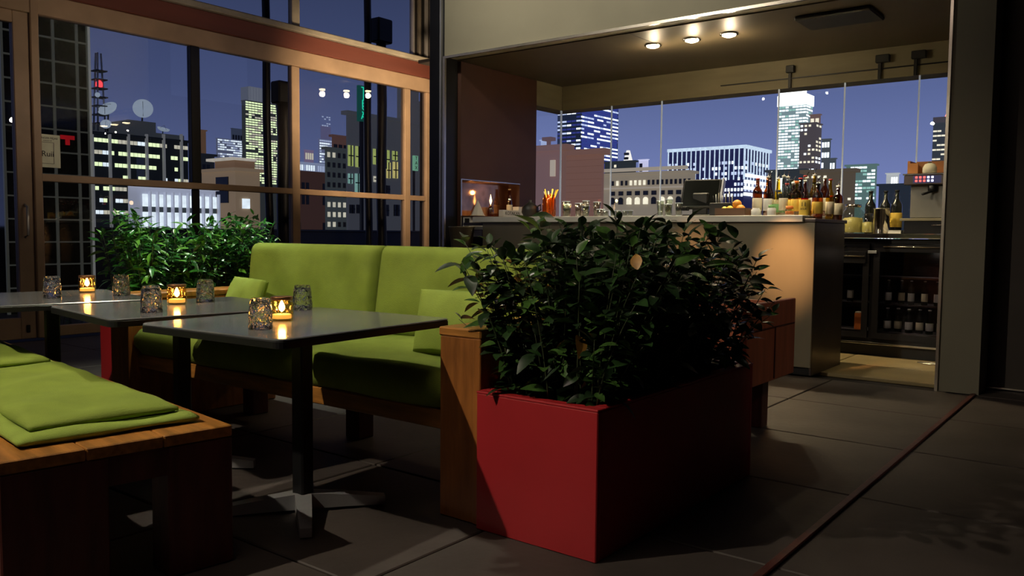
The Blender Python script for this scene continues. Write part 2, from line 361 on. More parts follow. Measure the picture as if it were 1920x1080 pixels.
# maroon side wall with a niche
mw = MB()
mw.box(-5.78, 6.32, 0, -5.56, 7.60, 0.80); mw.box(-5.78, 6.32, 1.56, -5.56, 7.60, 2.73)
mw.box(-5.78, 6.32, 0.80, -5.56, 6.335, 1.56); mw.box(-5.78, 7.30, 0.80, -5.56, 7.60, 1.56); mw.box(-5.78, 6.335, 0.80, -5.72, 7.30, 1.56)
mwall = obj('wall_bar_left', mw, 'maroonwall'); mwall['kind'] = 'structure'
mirror = obj('mirror_panel', MB().box(-5.7195, 6.336, 1.20, -5.712, 7.299, 1.559), mat('amber_mirror', (0.40, 0.22, 0.13), 0.12, 0.9, var=0.35, scale=9), mwall)
obj('niche_trim', MB().box(-5.56, 6.32, 0.80, -5.552, 6.335, 1.57).box(-5.56, 6.335, 1.56, -5.552, 7.30, 1.57), 'trim', mwall)
# bar ceiling and soffit
cb = sbox('ceiling_bar', 'ceil', -5.78, 6.30, 2.735, -1.0, 8.35, 2.90)
sf = sbox('wall_soffit', 'soffit', -5.56, 8.11, 2.46, -1.10, 8.35, 2.735)
sf2 = sbox('wall_soffit_left', 'soffit', -5.78, 7.60, 2.46, -5.57, 8.35, 2.735)
for k, (a, b, mm) in enumerate([(-2.92, -2.84, 'rubber'), (-2.1, -1.98, 'rubber'), (-1.80, -1.68, 'rubber')]):
    obj('glass_clamp', MB().box(a, 8.06, 2.60, b, 8.11, 2.67, c=.006).box(a + .02, 8.085, 2.46, a + .045, 8.11, 2.62), mm, sf)
obj('track_rail', MB().box(-3.6, 8.095, 2.545, -1.11, 8.11, 2.555), 'blackmetal', sf)
obj('ceiling_panel', MB().box(-2.32, 6.55, 2.70, -1.75, 6.95, 2.735, c=.01), 'rubber', cb)
obj('ceiling_seam', MB().box(-3.64, 6.31, 2.733, -3.635, 6.76, 2.736), 'rubber', cb)
# recessed downlights
for k, lx in enumerate((-3.67, -3.29, -2.95)):
    t = thing('downlight', ['recessed downlight nearest the maroon wall in the bar ceiling', 'middle recessed downlight of the three in the bar ceiling', 'recessed downlight nearest the pillar in the bar ceiling'][k], 'ceiling light', (lx, 6.78, 2.735), 0, 'recessed downlights over the bar')
    obj('ring', MB().lathe([(.075, 2.735), (.078, 2.722), (.062, 2.720), (.060, 2.735)], lx, 6.78, 24), 'chrome', t)
    obj('lens', MB().lathe([(.060, 2.728), (.056, 2.714), (.030, 2.704), (.001, 2.702)], lx, 6.78, 20), 'downlight', t)
# bar glass wall: frameless panes with bright joints
wb = struct('window_bar')
js = [-5.57, -4.90, -4.275, -3.0, -2.375, -1.735, -1.10]
for a, b in zip(js[:-1], js[1:]):
    obj('pane', MB().box(a + .006, 8.12, 1.0, b - .006, 8.128, 2.47), 'clearpane', wb)
for a in js[1:-1]:
    obj('joint', MB().box(a - .006, 8.116, 1.0, a + .006, 8.132, 2.46), 'edgeglass', wb)
obj('pane', MB().box(-5.575, 7.61, 1.0, -5.567, 8.10, 2.47), 'clearpane', wb)
obj('joint', MB().box(-5.585, 8.104, 1.0, -5.570, 8.122, 2.46), 'edgeglass', wb)
obj('bottom_rail', MB().box(-5.59, 8.09, .96, -1.1, 8.14, 1.0), 'steeldark', wb)
sbox('wall_bar_low', 'maroonwall', -5.60, 8.05, 0, -1.1, 8.25, .96)
sbox('wall_bar_low_left', 'maroonwall', -5.78, 7.60, 0, -5.57, 8.25, .96)

# ---------------- window wall (plane x = -8.35)
ww = struct('window_1', (WX, 3.5, 0))
F0, F1 = WX - .04, WX + .04
def fr(name, y0, z0, y1, z1, m='frame', x0=F0, x1=F1, c=.006, parent=ww):
    return obj(name, MB().box(x0, y0, z0, x1, y1, z1, c=c), m, parent)
fr('bottom_rail', 3.50, 0.0, 8.95, 0.10)
fr('transom', 3.50, 1.475, 8.90, 1.545)
fr('top_frame', 3.05, 3.01, 8.90, 3.20, x1=WX + .06)
for y0, y1, z0, z1 in [(6.37, 6.487, .1, 3.01), (8.273, 8.385, .1, 3.01), (8.70, 8.82, .1, 3.01)]:
    fr('mullion', y0, z0, y1, z1, x1=F1 + .004)
fr('mullion', 5.05, 1.545, 5.16, 3.01, m='blackmetal')
fr('mullion', 5.07, .10, 5.16, 1.475, m='blackmetal', x0=WX - .03, x1=WX)
ys = [3.50, 5.05, 5.16, 6.37, 6.487, 8.273, 8.385, 8.70]
for a, b in [(3.50, 5.05), (5.16, 6.37), (6.487, 8.273), (8.385, 8.70)]:
    obj('pane', MB().box(WX - .005, a, 1.545, WX + .003, b, 3.01), 'pane', ww)
    obj('pane', MB().box(WX - .005, a, .10, WX + .003, b, 1.475), 'pane', ww)
# post and glazed door at the left end
post = sbox('trim_6', 'frame', WX - .06, 3.425, 0, WX + .07, 3.50, 3.20, c=.008)
dr = struct('door_1', (WX, 2.4, 0))
fr('stile', 3.285, .0, 3.42, 3.01, parent=dr); fr('stile', 2.20, .0, 2.33, 3.01, parent=dr)
fr('rail', 2.33, .0, 3.285, .20, parent=dr); fr('rail', 2.33, 2.90, 3.285, 3.01, parent=dr)
obj('pane', MB().box(WX - .005, 2.33, .20, WX + .003, 3.285, 2.90), 'pane', dr)
obj('handle', MB().tube([(WX + .04, 3.345, .95), (WX + .10, 3.345, .97), (WX + .10, 3.345, 1.23), (WX + .04, 3.345, 1.25)], .012), 'castmetal', dr)
obj('hinge', MB().box(WX + .03, 3.33, .06, WX + .055, 3.36, .13, c=.004), 'blackmetal', dr)
sbox('wall_left', 'darkwall', WX - .15, -4.1, 0, WX + .05, 2.20, 4.7)
# beam between lower and upper glazing
sbox('trim_7', 'maroon', WX - .10, 2.2, 3.20, WX + .09, 8.95, 3.40, c=.01)
sbox('trim_8', 'sill', WX - .12, 2.2, 3.40, WX + .15, 8.95, 3.47, c=.012)
cw = struct('window_2', (WX, 3.5, 3.47))
for y0, y1, mm in [(6.385, 6.50, 'sill'), (8.44, 8.47, 'castmetal'), (8.56, 8.60, 'trim'), (8.70, 8.74, 'castmetal'), (8.80, 8.84, 'trim'), (3.42, 3.52, 'sill')]:
    obj('mullion', MB().box(F0, y0, 3.47, F1, y1, 4.7, c=.004), mm, cw)
obj('panel', MB().box(WX - .02, 8.47, 3.47, WX, 8.95, 4.7), 'blackmetal', cw)
for a, b in [(2.2, 3.42), (3.52, 6.385), (6.50, 8.44)]:
    obj('pane', MB().box(WX - .005, a, 3.47, WX + .003, b, 4.7), 'pane', cw)
sbox('wall_window_end', 'darkwall', WX - .2, 8.82, 0, WX + .02, 9.0, 4.7)
# notice taped to the glass
nt_ = thing('notice', 'pale printed notice taped to the window beside the door post', 'notice', (WX + .006, 3.60, 1.60))
obj('sheet', MB().box(WX + .005, 3.502, 1.61, WX + .0065, 3.69, 1.92), mat('notice_paper', (0.80, 0.86, 0.72), 0.8), nt_)
RX = (pi / 2, 0, pi / 2)
text('lettering', 'NGEB MEJAB', .026, 'ink', (WX + .0075, 3.595, 1.885), RX, nt_)
text('lettering', 'ouitoee rol', .017, 'ink', (WX + .0075, 3.575, 1.862), RX, nt_)
text('lettering', 'Ruii', .075, 'ink', (WX + .0075, 3.575, 1.735), RX, nt_)
fb = MB()
for b in [(3.51, 1.645, 3.63, 1.648), (3.628, 1.645, 3.632, 1.845), (3.51, 1.843, 3.63, 1.846)]:
    fb.box(WX + .0068, b[0], b[1], WX + .0075, b[2], b[3])
obj('printed_border', fb, 'ink', nt_)

# ================================================================== FURNITURE
# ---- sofa
SX0, SX1, SY0, SY1 = -4.44, -1.84, 2.20, 3.12
sofa = thing('sofa', 'long low wooden sofa with green cushions in front of the windows', 'sofa', (-3.13, 2.66, 0))
for (x0, x1) in ((SX0, SX0 + .19), (SX1 - .19, SX1)):
    arm = MB()
    arm.box(x0, SY0, 0.0, x1, SY1, .66, c=.004)
    a = obj('arm', arm, 'wood', sofa)
    obj('arm_board', MB().box(x0 - .004, SY0 - .004, .66, x1 + .004, SY1 + .004, .692, c=.005), 'woodx', a)
    obj('corner_board', MB().box(x1 - .03, SY0 - .003, .0, x1 + .003, SY0 + .02, .66, c=.003), 'wood', a)
base = obj('front_rail', MB().box(SX0 + .19, 2.25, .30, SX1 - .19, 2.29, .372, c=.004), 'woodx', sofa)
obj('seat_base', MB().box(SX0 + .19, 2.29, .31, SX1 - .19, SY1 - .08, .365), 'woodx', sofa)
obj('back_frame', MB().box(SX0 + .19, SY1 - .07, .30, SX1 - .19, SY1, .80, c=.006), 'woodx', sofa)
for x in (-4.0, -3.13, -2.2):
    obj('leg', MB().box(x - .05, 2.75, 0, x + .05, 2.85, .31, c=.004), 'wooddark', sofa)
seat = obj('seat_cushion', MB().cushion(SX0 + .195, 2.225, .372, SX1 - .195, 3.02, .515, r=.05, puff=.012, nx=60, ny=18, seed=3), 'fabric', sofa)
mid = (SX0 + SX1) / 2
for k, (a, b) in enumerate([(-4.235, -3.162), (-3.138, -2.02)]):
    mx = Matrix.Translation((0, 2.955, .505)) @ Matrix.Rotation(radians(82), 4, 'X')
    obj('back_cushion', MB().cushion(a, 0.0, -.085, b, .455, .085, r=.05, puff=.02, nx=34, ny=18, mx=mx, seed=k + 7), 'fabric', sofa)
# pillows leaning in the corners
def pillow(name, label, c, rx, rz, w=.42, h=.27, seed=1):
    t = thing(name, label, 'pillow', c, rz, 'green throw pillows on the sofa')
    mx = Matrix.Rotation(rx, 4, 'X')
    obj('cover', MB().cushion(-w / 2, 0, -.055, w / 2, h, .055, r=.16, puff=.012, nx=22, ny=16, mx=mx, seed=seed, pinch=.02), 'fabric2', t, local=True)
    obj('piping', MB().tube([tuple(mx @ Vector(p)) for p in [(-w / 2, .01, 0), (-w / 2 + .004, h, 0), (0, h + .001, 0), (w / 2 - .004, h, 0), (w / 2, .01, 0)]], .004, 6), 'piping', t, local=True)
    return t
pillow('pillow', 'green throw pillow leaning beside the right wooden sofa arm, next to the leafy shrub', (-2.285, 2.56, .508), radians(78), radians(4), .42, .28, 3)
pillow('pillow', 'green throw pillow leaning at the left end of the sofa, behind the candle', (-3.98, 2.66, .508), radians(70), radians(-14), .42, .27, 9)

# ---- tables
def table(label, c, rz, w=.74, d=.82, h=.705):
    t = thing('bistro_table', label, 'table', (c[0], c[1], 0), rz, 'square slate tables in front of the sofa')
    def rr(x, y, r, z):
        pts = []
        for (sx, sy, a0) in ((1, 1, 0), (-1, 1, 90), (-1, -1, 180), (1, -1, 270)):
            for i in range(6):
                a = radians(a0 + 90 * i / 5); pts.append((sx * (x - r) + r * cos(a), sy * (y - r) + r * sin(a), z))
        return pts
    def slab(z0, z1, x, y, r):
        m = MB(); vs = rr(x, y, r, z0) + rr(x, y, r, z1 - .003) + rr(x - .003, y - .003, r, z1); n = 24; fs = [tuple(range(n - 1, -1, -1)), tuple(range(2 * n, 3 * n))]
        for k in range(2):
            for i in range(n): j = (i + 1) % n; fs.append((k * n + i, k * n + j, (k + 1) * n + j, (k + 1) * n + i))
        return m.add(vs, fs)
    top = obj('tabletop', slab(h - .006, h, w / 2, d / 2, .035), 'slate', t, local=True)
    obj('table_edge', slab(h - .030, h - .0062, w / 2 + .001, d / 2 + .001, .036), 'edge', t, local=True)
    obj('pole', MB().box(-.029, -.029, .055, .029, .029, h - .03, c=.006), 'blackmetal', t, local=True)
    obj('top_bracket', MB().box(-.16, -.02, h - .038, .16, .02, h - .0305).box(-.02, -.16, h - .038, .02, .16, h - .0305), 'blackmetal', t, local=True)
    for a in range(4):
        an = radians(90 * a + 50); dx, dy = cos(an), sin(an)
        px, py = -dy, dx; L = .30
        vs = []
        for (r_, wd, z0, z1) in ((.02, .030, .012, .070), (.16, .026, .010, .055), (L, .020, .004, .036)):
            for sgn, z in ((1, z0), (1, z1), (-1, z1), (-1, z0)): vs.append((dx * r_ + px * wd * sgn, dy * r_ + py * wd * sgn, z))
        fs = [(3, 2, 1, 0), (8, 9, 10, 11)]
        for k in range(2):
            for i in range(4): j = (i + 1) % 4; fs.append((k * 4 + i, k * 4 + j, (k + 1) * 4 + j, (k + 1) * 4 + i))
        f = obj('foot', MB().add(vs, fs), 'castmetal', t, local=True)
        obj('glide', MB().lathe([(.014, 0), (.016, .005), (.010, .012)], dx * (L - .02), dy * (L - .02), 10), 'rubber', f, local=True)
    return t
table('nearest slate-topped table, the one closest to the red planter in front', (-2.45, 1.915), radians(3.5))
table('middle slate-topped table, between the nearest table and the one by the left sofa arm', (-3.28, 1.93), radians(-8))
table('far left slate-topped table standing in front of the left sofa arm', (-4.18, 1.79), radians(-10), .82, .70)

# ---- glasses and candles
TZ = .705
def tumbler(label, c, s=1.0):
    t = thing('tumbler', label, 'glass', (c[0], c[1], TZ), random.uniform(0, 3), 'upturned crackle tumblers on the tables')
    pr = [(.0395, 0), (.0400, .004), (.0397, .015), (.0393, .027), (.0388, .040), (.0380, .052), (.0370, .064), (.0360, .076), (.0345, .088), (.031, .1), (.027, .103), (.001, .104)]
    inn = [(.001, .092), (.026, .090), (.0315, .075), (.0355, .035), (.0365, 0)]
    pr = [(r * s, z * s) for r, z in pr]; inn = [(r * s, z * s) for r, z in inn]
    m = MB().lathe(pr + inn + [pr[0]], n=40)
    def wav(v):
        a = math.atan2(v[1], v[0]); z = v[2] * 90
        k = 1 + .045 * sin(5 * a + 1.7 * sin(z * .9) + z * .5) * sin(z * 1.3 + 2 * sin(3 * a)) if v[2] > .004 else 1
        return (v[0] * k, v[1] * k, v[2])
    m.v = [wav(v) for v in m.v]
    m.f = [f for f in m.f if len(f) == 4]; m.sm = [True] * len(m.f); m.mi = [0] * len(m.f)
    obj('glass_body', m, 'crackle', t, local=True)
    obj('rim', MB().tube([(.038 * s * cos(a * pi / 12), .038 * s * sin(a * pi / 12), .002) for a in range(25)], .0016, 6), 'clearpane', t, local=True)
    return t
def candle(label, c):
    t = thing('candle_jar', label, 'candle', (c[0], c[1], TZ), 0, 'lit candle jars on the tables')
    pr = [(.036, 0), (.040, .004), (.041, .012), (.041, .066), (.037, .074), (.0375, .088), (.0355, .088), (.0355, .074), (.039, .064), (.039, .012), (.034, .008), (.001, .008)]
    m = MB().lathe(pr, n=28); m.f = m.f[:-1] if len(m.f[-1]) > 4 else m.f; m.sm = m.sm[:len(m.f)]; m.mi = m.mi[:len(m.f)]
    obj('jar', m, 'jar', t, local=True)
    obj('metal_band', MB().lathe([(.0378, .076), (.0392, .079), (.0392, .086), (.0378, .088)], n=24), mat_band, t, local=True)
    wx = obj('wax', MB().lathe([(.033, .0085), (.034, .012), (.034, .022), (.030, .024), (.001, .023)], n=20), 'wax', t, local=True)
    obj('wick', MB().tube([(0, 0, .023), (.001, 0, .034)], .0008, 5), 'ink', wx, local=True)
    obj('flame', MB().lathe([(.001, .032), (.009, .039), (.0115, .048), (.008, .060), (.001, .076)], n=12), 'flame', t, local=True)
    lamp('candle_flame_light', 'POINT', (c[0], c[1], TZ + .052), 2.4, (1.0, 0.60, 0.22), size=.012)
    return t
mat_band = mat('copper_band', (0.42, 0.20, 0.09), 0.3, metal=0.9)
tumbler('crackle tumbler upturned in front of the candle on the nearest table', (-2.34, 1.66))
candle('lit candle jar on the nearest table', (-2.50, 1.865))
tumbler('crackle tumbler upturned behind the candle on the nearest table', (-2.785, 2.18))
tumbler('crackle tumbler upturned at the near corner of the middle table', (-3.12, 1.71), 1.03)
candle('lit candle jar on the middle table', (-3.38, 1.97))
tumbler('crackle tumbler upturned right of the candle on the middle table', (-3.40, 2.12))
tumbler('crackle tumbler upturned at the far left table, left of its candle', (-4.10, 1.76))
candle('lit candle jar on the far left table', (-4.33, 2.03))
tumbler('crackle tumbler upturned right of the candle on the far left table, in front of leaves', (-4.02, 2.05))

# ---- bench in the left foreground
bench = thing('bench', 'wide dark wooden bench with green pads in the left foreground', 'bench', (-2.235, 1.48, 0), radians(-7.5))
BL, BD, BH = 2.9, .635, .43
nb = 3
for k in range(nb):
    y0 = -BD + k * BD / nb
    obj('top_board', MB().box(-BL, y0 + .0015, BH - .035, 0, y0 + BD / nb - .0015, BH, c=.003), 'woodx', bench, local=True)
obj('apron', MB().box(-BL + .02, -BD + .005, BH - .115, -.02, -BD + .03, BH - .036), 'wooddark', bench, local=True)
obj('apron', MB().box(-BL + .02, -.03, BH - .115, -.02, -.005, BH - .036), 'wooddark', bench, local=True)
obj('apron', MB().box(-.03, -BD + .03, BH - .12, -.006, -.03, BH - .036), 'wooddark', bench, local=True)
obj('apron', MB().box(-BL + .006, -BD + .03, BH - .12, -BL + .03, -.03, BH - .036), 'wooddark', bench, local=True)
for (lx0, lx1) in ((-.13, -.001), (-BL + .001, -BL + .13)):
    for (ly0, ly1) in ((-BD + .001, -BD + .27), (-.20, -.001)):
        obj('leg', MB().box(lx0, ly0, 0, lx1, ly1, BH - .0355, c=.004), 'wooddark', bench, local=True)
BZ = BH + .0005
def bpt(x, y, z):
    return tuple(Matrix.Translation(bench.location) @ Matrix.Rotation(bench.rotation_euler[2], 4, 'Z') @ Vector((x, y, z)))
def bcush(label, x0, x1, seed):
    t = thing('bench_cushion', label, 'cushion', bpt(0, 0, BZ), bench.rotation_euler[2], 'green bench cushions')
    pad = obj('pad', MB().cushion(x0, -.565, 0, x1, -.06, .03, r=.02, puff=.002, nx=30, ny=14, seed=seed), 'fabric2', t, local=True)
    obj('cushion_top', MB().cushion(x0 + .05, -.52, .022, x1 - .06, -.10, .058, r=.05, puff=.012, nx=34, ny=16, seed=seed + 4), 'fabric', t, local=True)
    obj('piping', MB().tube([(x0 + .05, -.10, .024), (x1 - .062, -.10, .024), (x1 - .06, -.102, .024), (x1 - .06, -.52, .024), (x0 + .05, -.52, .024)], .004, 6), 'piping', t, local=True)
bcush('green cushion on the end of the foreground bench nearest the viewer', -1.36, -.10, 2)
bcush('green cushion further along the foreground bench, at the left frame edge', -2.80, -1.40, 5)

# ---- wooden box seat beyond the shrub
t = thing('side_chair', 'reddish wooden box chair on short legs behind the right shrub, before the bar', 'chair', (-1.80, 4.15, 0))
obj('side_panel', MB().box(-1.535, 3.75, .30, -1.50, 4.40, .70, c=.004), 'redwood', t)
obj('side_panel', MB().box(-2.10, 3.75, .30, -2.065, 4.40, .70, c=.004), 'redwood', t)
obj('seat', MB().box(-2.065, 3.76, .30, -1.535, 4.39, .40, c=.004), 'redwood', t)
obj('backrest', MB().box(-2.065, 4.36, .40, -1.535, 4.40, .68, c=.004), 'redwood', t)
obj('panel_strip', MB().box(-1.50, 3.78, .57, -1.494, 4.38, .575).box(-1.50, 4.10, .31, -1.494, 4.105, .57), 'wooddark', t)
for (x, y) in ((-1.60, 3.82), (-1.67, 4.33), (-2.03, 3.82), (-2.03, 4.33)):
    obj('leg', MB().box(x - .045, y - .045, 0, x + .045, y + .045, .30, c=.004), 'wooddark', t)

# ================================================================== PLANTERS AND SHRUBS
def planter(label, x0, x1, y0, y1, h):
    t = thing('planter', label, 'planter', ((x0 + x1) / 2, (y0 + y1) / 2, 0))
    w_ = .022
    m = MB()
    m.box(x0, y0, 0, x1, y0 + w_, h, c=.003); m.box(x0, y1 - w_, 0, x1, y1, h, c=.003)
    m.box(x0, y0 + w_, 0, x0 + w_, y1 - w_, h, c=.003); m.box(x1 - w_, y0 + w_, 0, x1, y1 - w_, h, c=.003)
    m.box(x0 + w_, y0 + w_, 0.01, x1 - w_, y1 - w_, .03)
    obj('box', m, 'red', t)
    r = MB(); rw = .045
    r.box(x0 - .001, y0 - .001, h, x1 + .001, y0 + rw, h + .008, c=.002); r.box(x0 - .001, y1 - rw, h, x1 + .001, y1 + .001, h + .008, c=.002)
    r.box(x0 - .001, y0 + rw, h, x0 + rw, y1 - rw, h + .008, c=.002); r.box(x1 - rw, y0 + rw, h, x1 + .001, y1 - rw, h + .008, c=.002)
    obj('rim', r, 'red', t)
    s = MB(); nx, ny = 8, 16; vs = []; fs = []
    for j in range(ny + 1):
        for i in range(nx + 1): vs.append((x0 + w_ + (x1 - x0 - 2 * w_) * i / nx, y0 + w_ + (y1 - y0 - 2 * w_) * j / ny, h - .05 + random.uniform(-.008, .008)))
    for j in range(ny):
        for i in range(nx): a = j * (nx + 1) + i; fs.append((a, a + 1, a + nx + 2, a + nx + 1))
    obj('soil', s.add(vs, fs, True), 'soil', t)
    return t
def leaf_mesh(L, W, fold=.25, curl=.35, n=5):
    """pointed oval leaf along +X with a folded midrib and a drooping tip"""
    vs = []; fs = []
    for i in range(n + 1):
        t = i / n; wd = W * math.sin(pi * min(1, t * .97 + .02)) ** .75 * (1 - .35 * t); z = -curl * L * t * t
        vs += [(L * t, -wd / 2, z + fold * wd / 2), (L * t, 0, z), (L * t, wd / 2, z + fold * wd / 2)]
    for i in range(n):
        a = i * 3; fs += [(a, a + 1, a + 4, a + 3), (a + 1, a + 2, a + 5, a + 4)]
    return vs, fs
def shrub(name, label, x0, x1, y0, y1, zb, ztop, nst, lpn, L, Wd, mats, spread, seed, yellow=0, outdx=0.0):
    rnd = random.Random(seed)
    t = thing(name, label, 'plant', ((x0 + x1) / 2, (y0 + y1) / 2, zb - .05))
    shapes = [leaf_mesh(L * a, Wd * a * b, f, c) for a, b, f, c in ((1, 1, .25, .30), (.8, 1.1, .35, .15), (1.15, .9, .2, .45), (.65, 1.0, .3, .1))]
    stems = MB(); leaves = []
    for k in range(nst):
        bx, by = rnd.uniform(x0 + .05, x1 - .05), rnd.uniform(y0 + .05, y1 - .05)
        u = (bx - x0) / (x1 - x0) * 2 - 1; v = (by - y0) / (y1 - y0) * 2 - 1
        top = ztop(bx, by) * rnd.uniform(.72, 1.0) if rnd.random() < .75 else ztop(bx, by) * rnd.uniform(.35, .8)
        lean = Vector((u * spread * rnd.uniform(.5, 1.25) + rnd.uniform(-.06, .06), v * spread * rnd.uniform(.2, 1.0) * (1.6 if v > 0 else .8) + rnd.uniform(-.06, .06), 0))
        H = top
        def P(s): return Vector((bx, by, zb - .055)) + Vector((lean.x * s * (.4 + .6 * s), lean.y * s * (.4 + .6 * s), (H + .055) * (s - .06 * s * s * abs(u))))
        stems.tube([P(i / 5) for i in range(6)], .0035, 5, r2=.0012)
        nl = int(lpn * (H / .5) + 3); ph = rnd.uniform(0, 6)
        for i in range(nl):
            s = .10 + .90 * (i / (nl - 1)) ** .85
            p = P(s); az = ph + i * 2.4 + rnd.uniform(-.4, .4); el = rnd.uniform(-.35, .55) if s < .93 else rnd.uniform(.2, 1.1)
            d = Vector((cos(az) * cos(el), sin(az) * cos(el), sin(el)))
            st = p + d * rnd.uniform(.006, .02)
            q = Matrix.Rotation(az, 4, 'Z') @ Matrix.Rotation(-el, 4, 'Y') @ Matrix.Rotation(rnd.uniform(-.6, .6), 4, 'X')
            sc_ = rnd.uniform(.7, 1.2)
            leaves.append((Matrix.Translation(st) @ q @ Matrix.Scale(sc_, 4), rnd.randrange(4), rnd.randrange(3), (st - CAM).length, st))
    # a few leaves that hang over the rim
    obj('stems', stems, 'stem', t)['kind'] = 'stuff'
    leaves.sort(key=lambda l: l[3] - l[4].z * .6 + rnd.uniform(0, .5))
    near = leaves[:300]; rest = leaves[300:]
    off = world_off(t); cache = {}
    for n_, (mx, sh, mi, _, _) in enumerate(near):
        mm = LEAFY if (yellow and n_ % (300 // yellow) == 5) else mats[mi]
        key = (sh, mm.name)
        if key not in cache:
            me = bpy.data.meshes.new('leaf'); me.from_pydata(shapes[sh][0], [], shapes[sh][1]); me.materials.append(mm)
            me.polygons.foreach_set('use_smooth', [True] * len(me.polygons)); cache[key] = me
        o = bpy.data.objects.new('leaf', cache[key]); COL.objects.link(o); o.parent = t
        o.matrix_local = Matrix.Translation(-off) @ mx
    f = MB()
    for mx, sh, mi, _, _ in rest: f.add(shapes[sh][0], shapes[sh][1], True, mi, mx)
    fo = obj('foliage', f, list(mats), t); fo['kind'] = 'stuff'
    return t
planter('glossy red box planter in the foreground, right of the sofa', -1.83, -1.34, 2.17, 3.42, .478)
def zt_r(x, y):
    k = (y - 2.17) / 1.25
    return .50 + .12 * math.sin(pi * min(1, k * 1.05)) - .06 * max(0, k - .7) / .3
shrub('shrub', 'dark glossy-leaved shrub filling the foreground red planter', -1.83, -1.34, 2.17, 3.42, .478, zt_r, 230, 25, .072, .047, LEAF, .22, 11, yellow=5)
planter('red box planter at the far left end of the sofa, under the far left table', -4.97, -4.49, 2.40, 3.40, .478)
def zt_l(x, y):
    return .62 + .07 * sin(y * 9) * cos(x * 7)
shrub('shrub', 'bright green shrub behind the far left table, in front of the windows', -5.00, -4.52, 2.42, 3.38, .478, zt_l, 190, 24, .078, .030, LEAFB, .11, 23)

# ================================================================== BAR
bar = thing('bar_counter', 'long stainless steel bar counter with pale worktop, facing the lounge', 'bar counter', (-3.58, 6.5, 0))
BX0, BX1 = -5.10, -1.965
xs = [BX0, -4.32, -3.54, -2.76, BX1]
for a, b in zip(xs[:-1], xs[1:]):
    obj('front_panel', MB().box(a + .001, 6.12, .06, b - .001, 6.14, 1.128, c=.002), 'steel', bar)
obj('kickplate', MB().box(BX0, 6.15, 0, BX1 - .01, 6.17, .06), 'blackmetal', bar)
obj('end_panel', MB().box(BX1 - .02, 6.142, 0.0, BX1, 6.85, 1.128, c=.003), 'steeldark', bar)
obj('end_panel', MB().box(BX0, 6.142, 0.0, BX0 + .02, 6.85, 1.128, c=.003), 'steeldark', bar)
obj('back_panel', MB().box(BX0 + .02, 6.82, 0.0, BX1 - .02, 6.84, 1.128), 'steeldark', bar)
obj('worktop', MB().box(BX0 - .10, 6.085, 1.130, -2.045, 6.90, 1.18, c=.003), 'steeltop', bar)
obj('worktop_end', MB().box(-2.045, 6.12, 1.130, BX1 + .002, 6.90, 1.155, c=.003), 'steeldark', bar)
obj('lower_ledge', MB().box(BX0 - .28, 6.16, 1.10, BX0 - .02, 6.70, 1.128, c=.003), 'steeldark', bar)
CT = 1.18
# back bar with glass fridges
bb = thing('back_bar', 'dark back bar cabinet with glass fridge doors and steel top below the bar windows', 'cabinet', (-3.3, 7.75, 0))
obj('worktop', MB().box(-5.50, 7.44, 1.015, -1.14, 8.04, 1.055, c=.004), 'chrome', bb)
body = MB()
body.box(-5.48, 7.94, .12, -1.16, 8.02, 1.01); body.box(-5.48, 7.50, .12, -1.16, 7.94, .16); body.box(-5.48, 7.50, .97, -1.16, 7.94, 1.01)
for x in (-5.48, -4.4, -3.3, -2.55, -1.93, -1.18): body.box(x, 7.50, .16, x + .03, 7.94, .97)
obj('body', body, 'black', bb)
obj('kickplate', MB().box(-5.46, 7.56, 0, -1.18, 7.60, .12), 'rubber', bb)
obj('bottom_trim', MB().box(-5.48, 7.485, .105, -1.16, 7.50, .125, c=.003), 'chrome', bb)
for a, b in ((-2.52, -1.935), (-1.90, -1.185), (-3.27, -2.55), (-4.37, -3.3)):
    d = obj('door', MB().box(a, 7.475, .16, a + .05, 7.50, .965).box(b - .05, 7.475, .16, b, 7.50, .965).box(a + .05, 7.475, .16, b - .05, 7.50, .21).box(a + .05, 7.475, .90, b - .05, 7.50, .965), 'black', bb)
    obj('pane', MB().box(a + .05, 7.487, .21, b - .05, 7.49, .90), 'fridgeglass', d)
    obj('handle', MB().tube([(a + .08, 7.474, .945), (a + .08, 7.455, .945), (b - .20, 7.455, .945), (b - .20, 7.474, .945)], .006, 6), 'chrome', d)
obj('drawer', MB().box(-2.50, 7.465, .80, -1.96, 7.474, .90, c=.002), 'black', bb)
obj('drawer_pull', MB().tube([(-2.45, 7.46, .86), (-1.97, 7.46, .86)], .005, 6), 'chrome', bb)
obj('latch', MB().box(-1.945, 7.462, .885, -1.875, 7.474, .91, c=.002), 'castmetal', bb)
for z in (.21, .45, .68):
    sh = MB()
    for k in range(6): sh.box(-4.35, 7.52 + .06 * k, z, -1.20, 7.526 + .06 * k, z + .006)
    obj('shelf', sh, 'castmetal', bb)
    obj('shelf_edge', MB().box(-4.35, 7.512, z - .004, -1.20, 7.517, z + .010), 'chrome', bb)

# ---- bottles
def glassm(name, col, tr=0.55):
    return pane_mat(name, col, 0.04, 1.6, base=.08)
GB = dict(amber=glassm('amber_glass', (.55, .22, .03)), green=glassm('green_glass', (.16, .32, .06)), clear=M['bottle_clear'], dark=mat('dark_bottle_glass', (.012, .014, .012), .08, coat=.5),
          yellow=glassm('yellow_liquid', (.85, .62, .06)), brown=glassm('brown_glass', (.30, .10, .03)), red=glassm('red_liquid', (.55, .05, .03)))
LB = dict(cream=mat('cream_label', (.72, .66, .48), .7), yellow=mat('yellow_label', (.80, .55, .08), .6), white=mat('white_label', (.78, .78, .74), .7), orange=mat('orange_label', (.75, .20, .03), .6), red=mat('red_label', (.5, .04, .03), .6), green=mat('green_label', (.15, .35, .12), .7), black=mat('black_label', (.02, .02, .02), .6))
LIQ = dict(amber=mat('whisky', (.60, .24, .04), .1, emit=(.5, .2, .02), es=.0), clear=None)
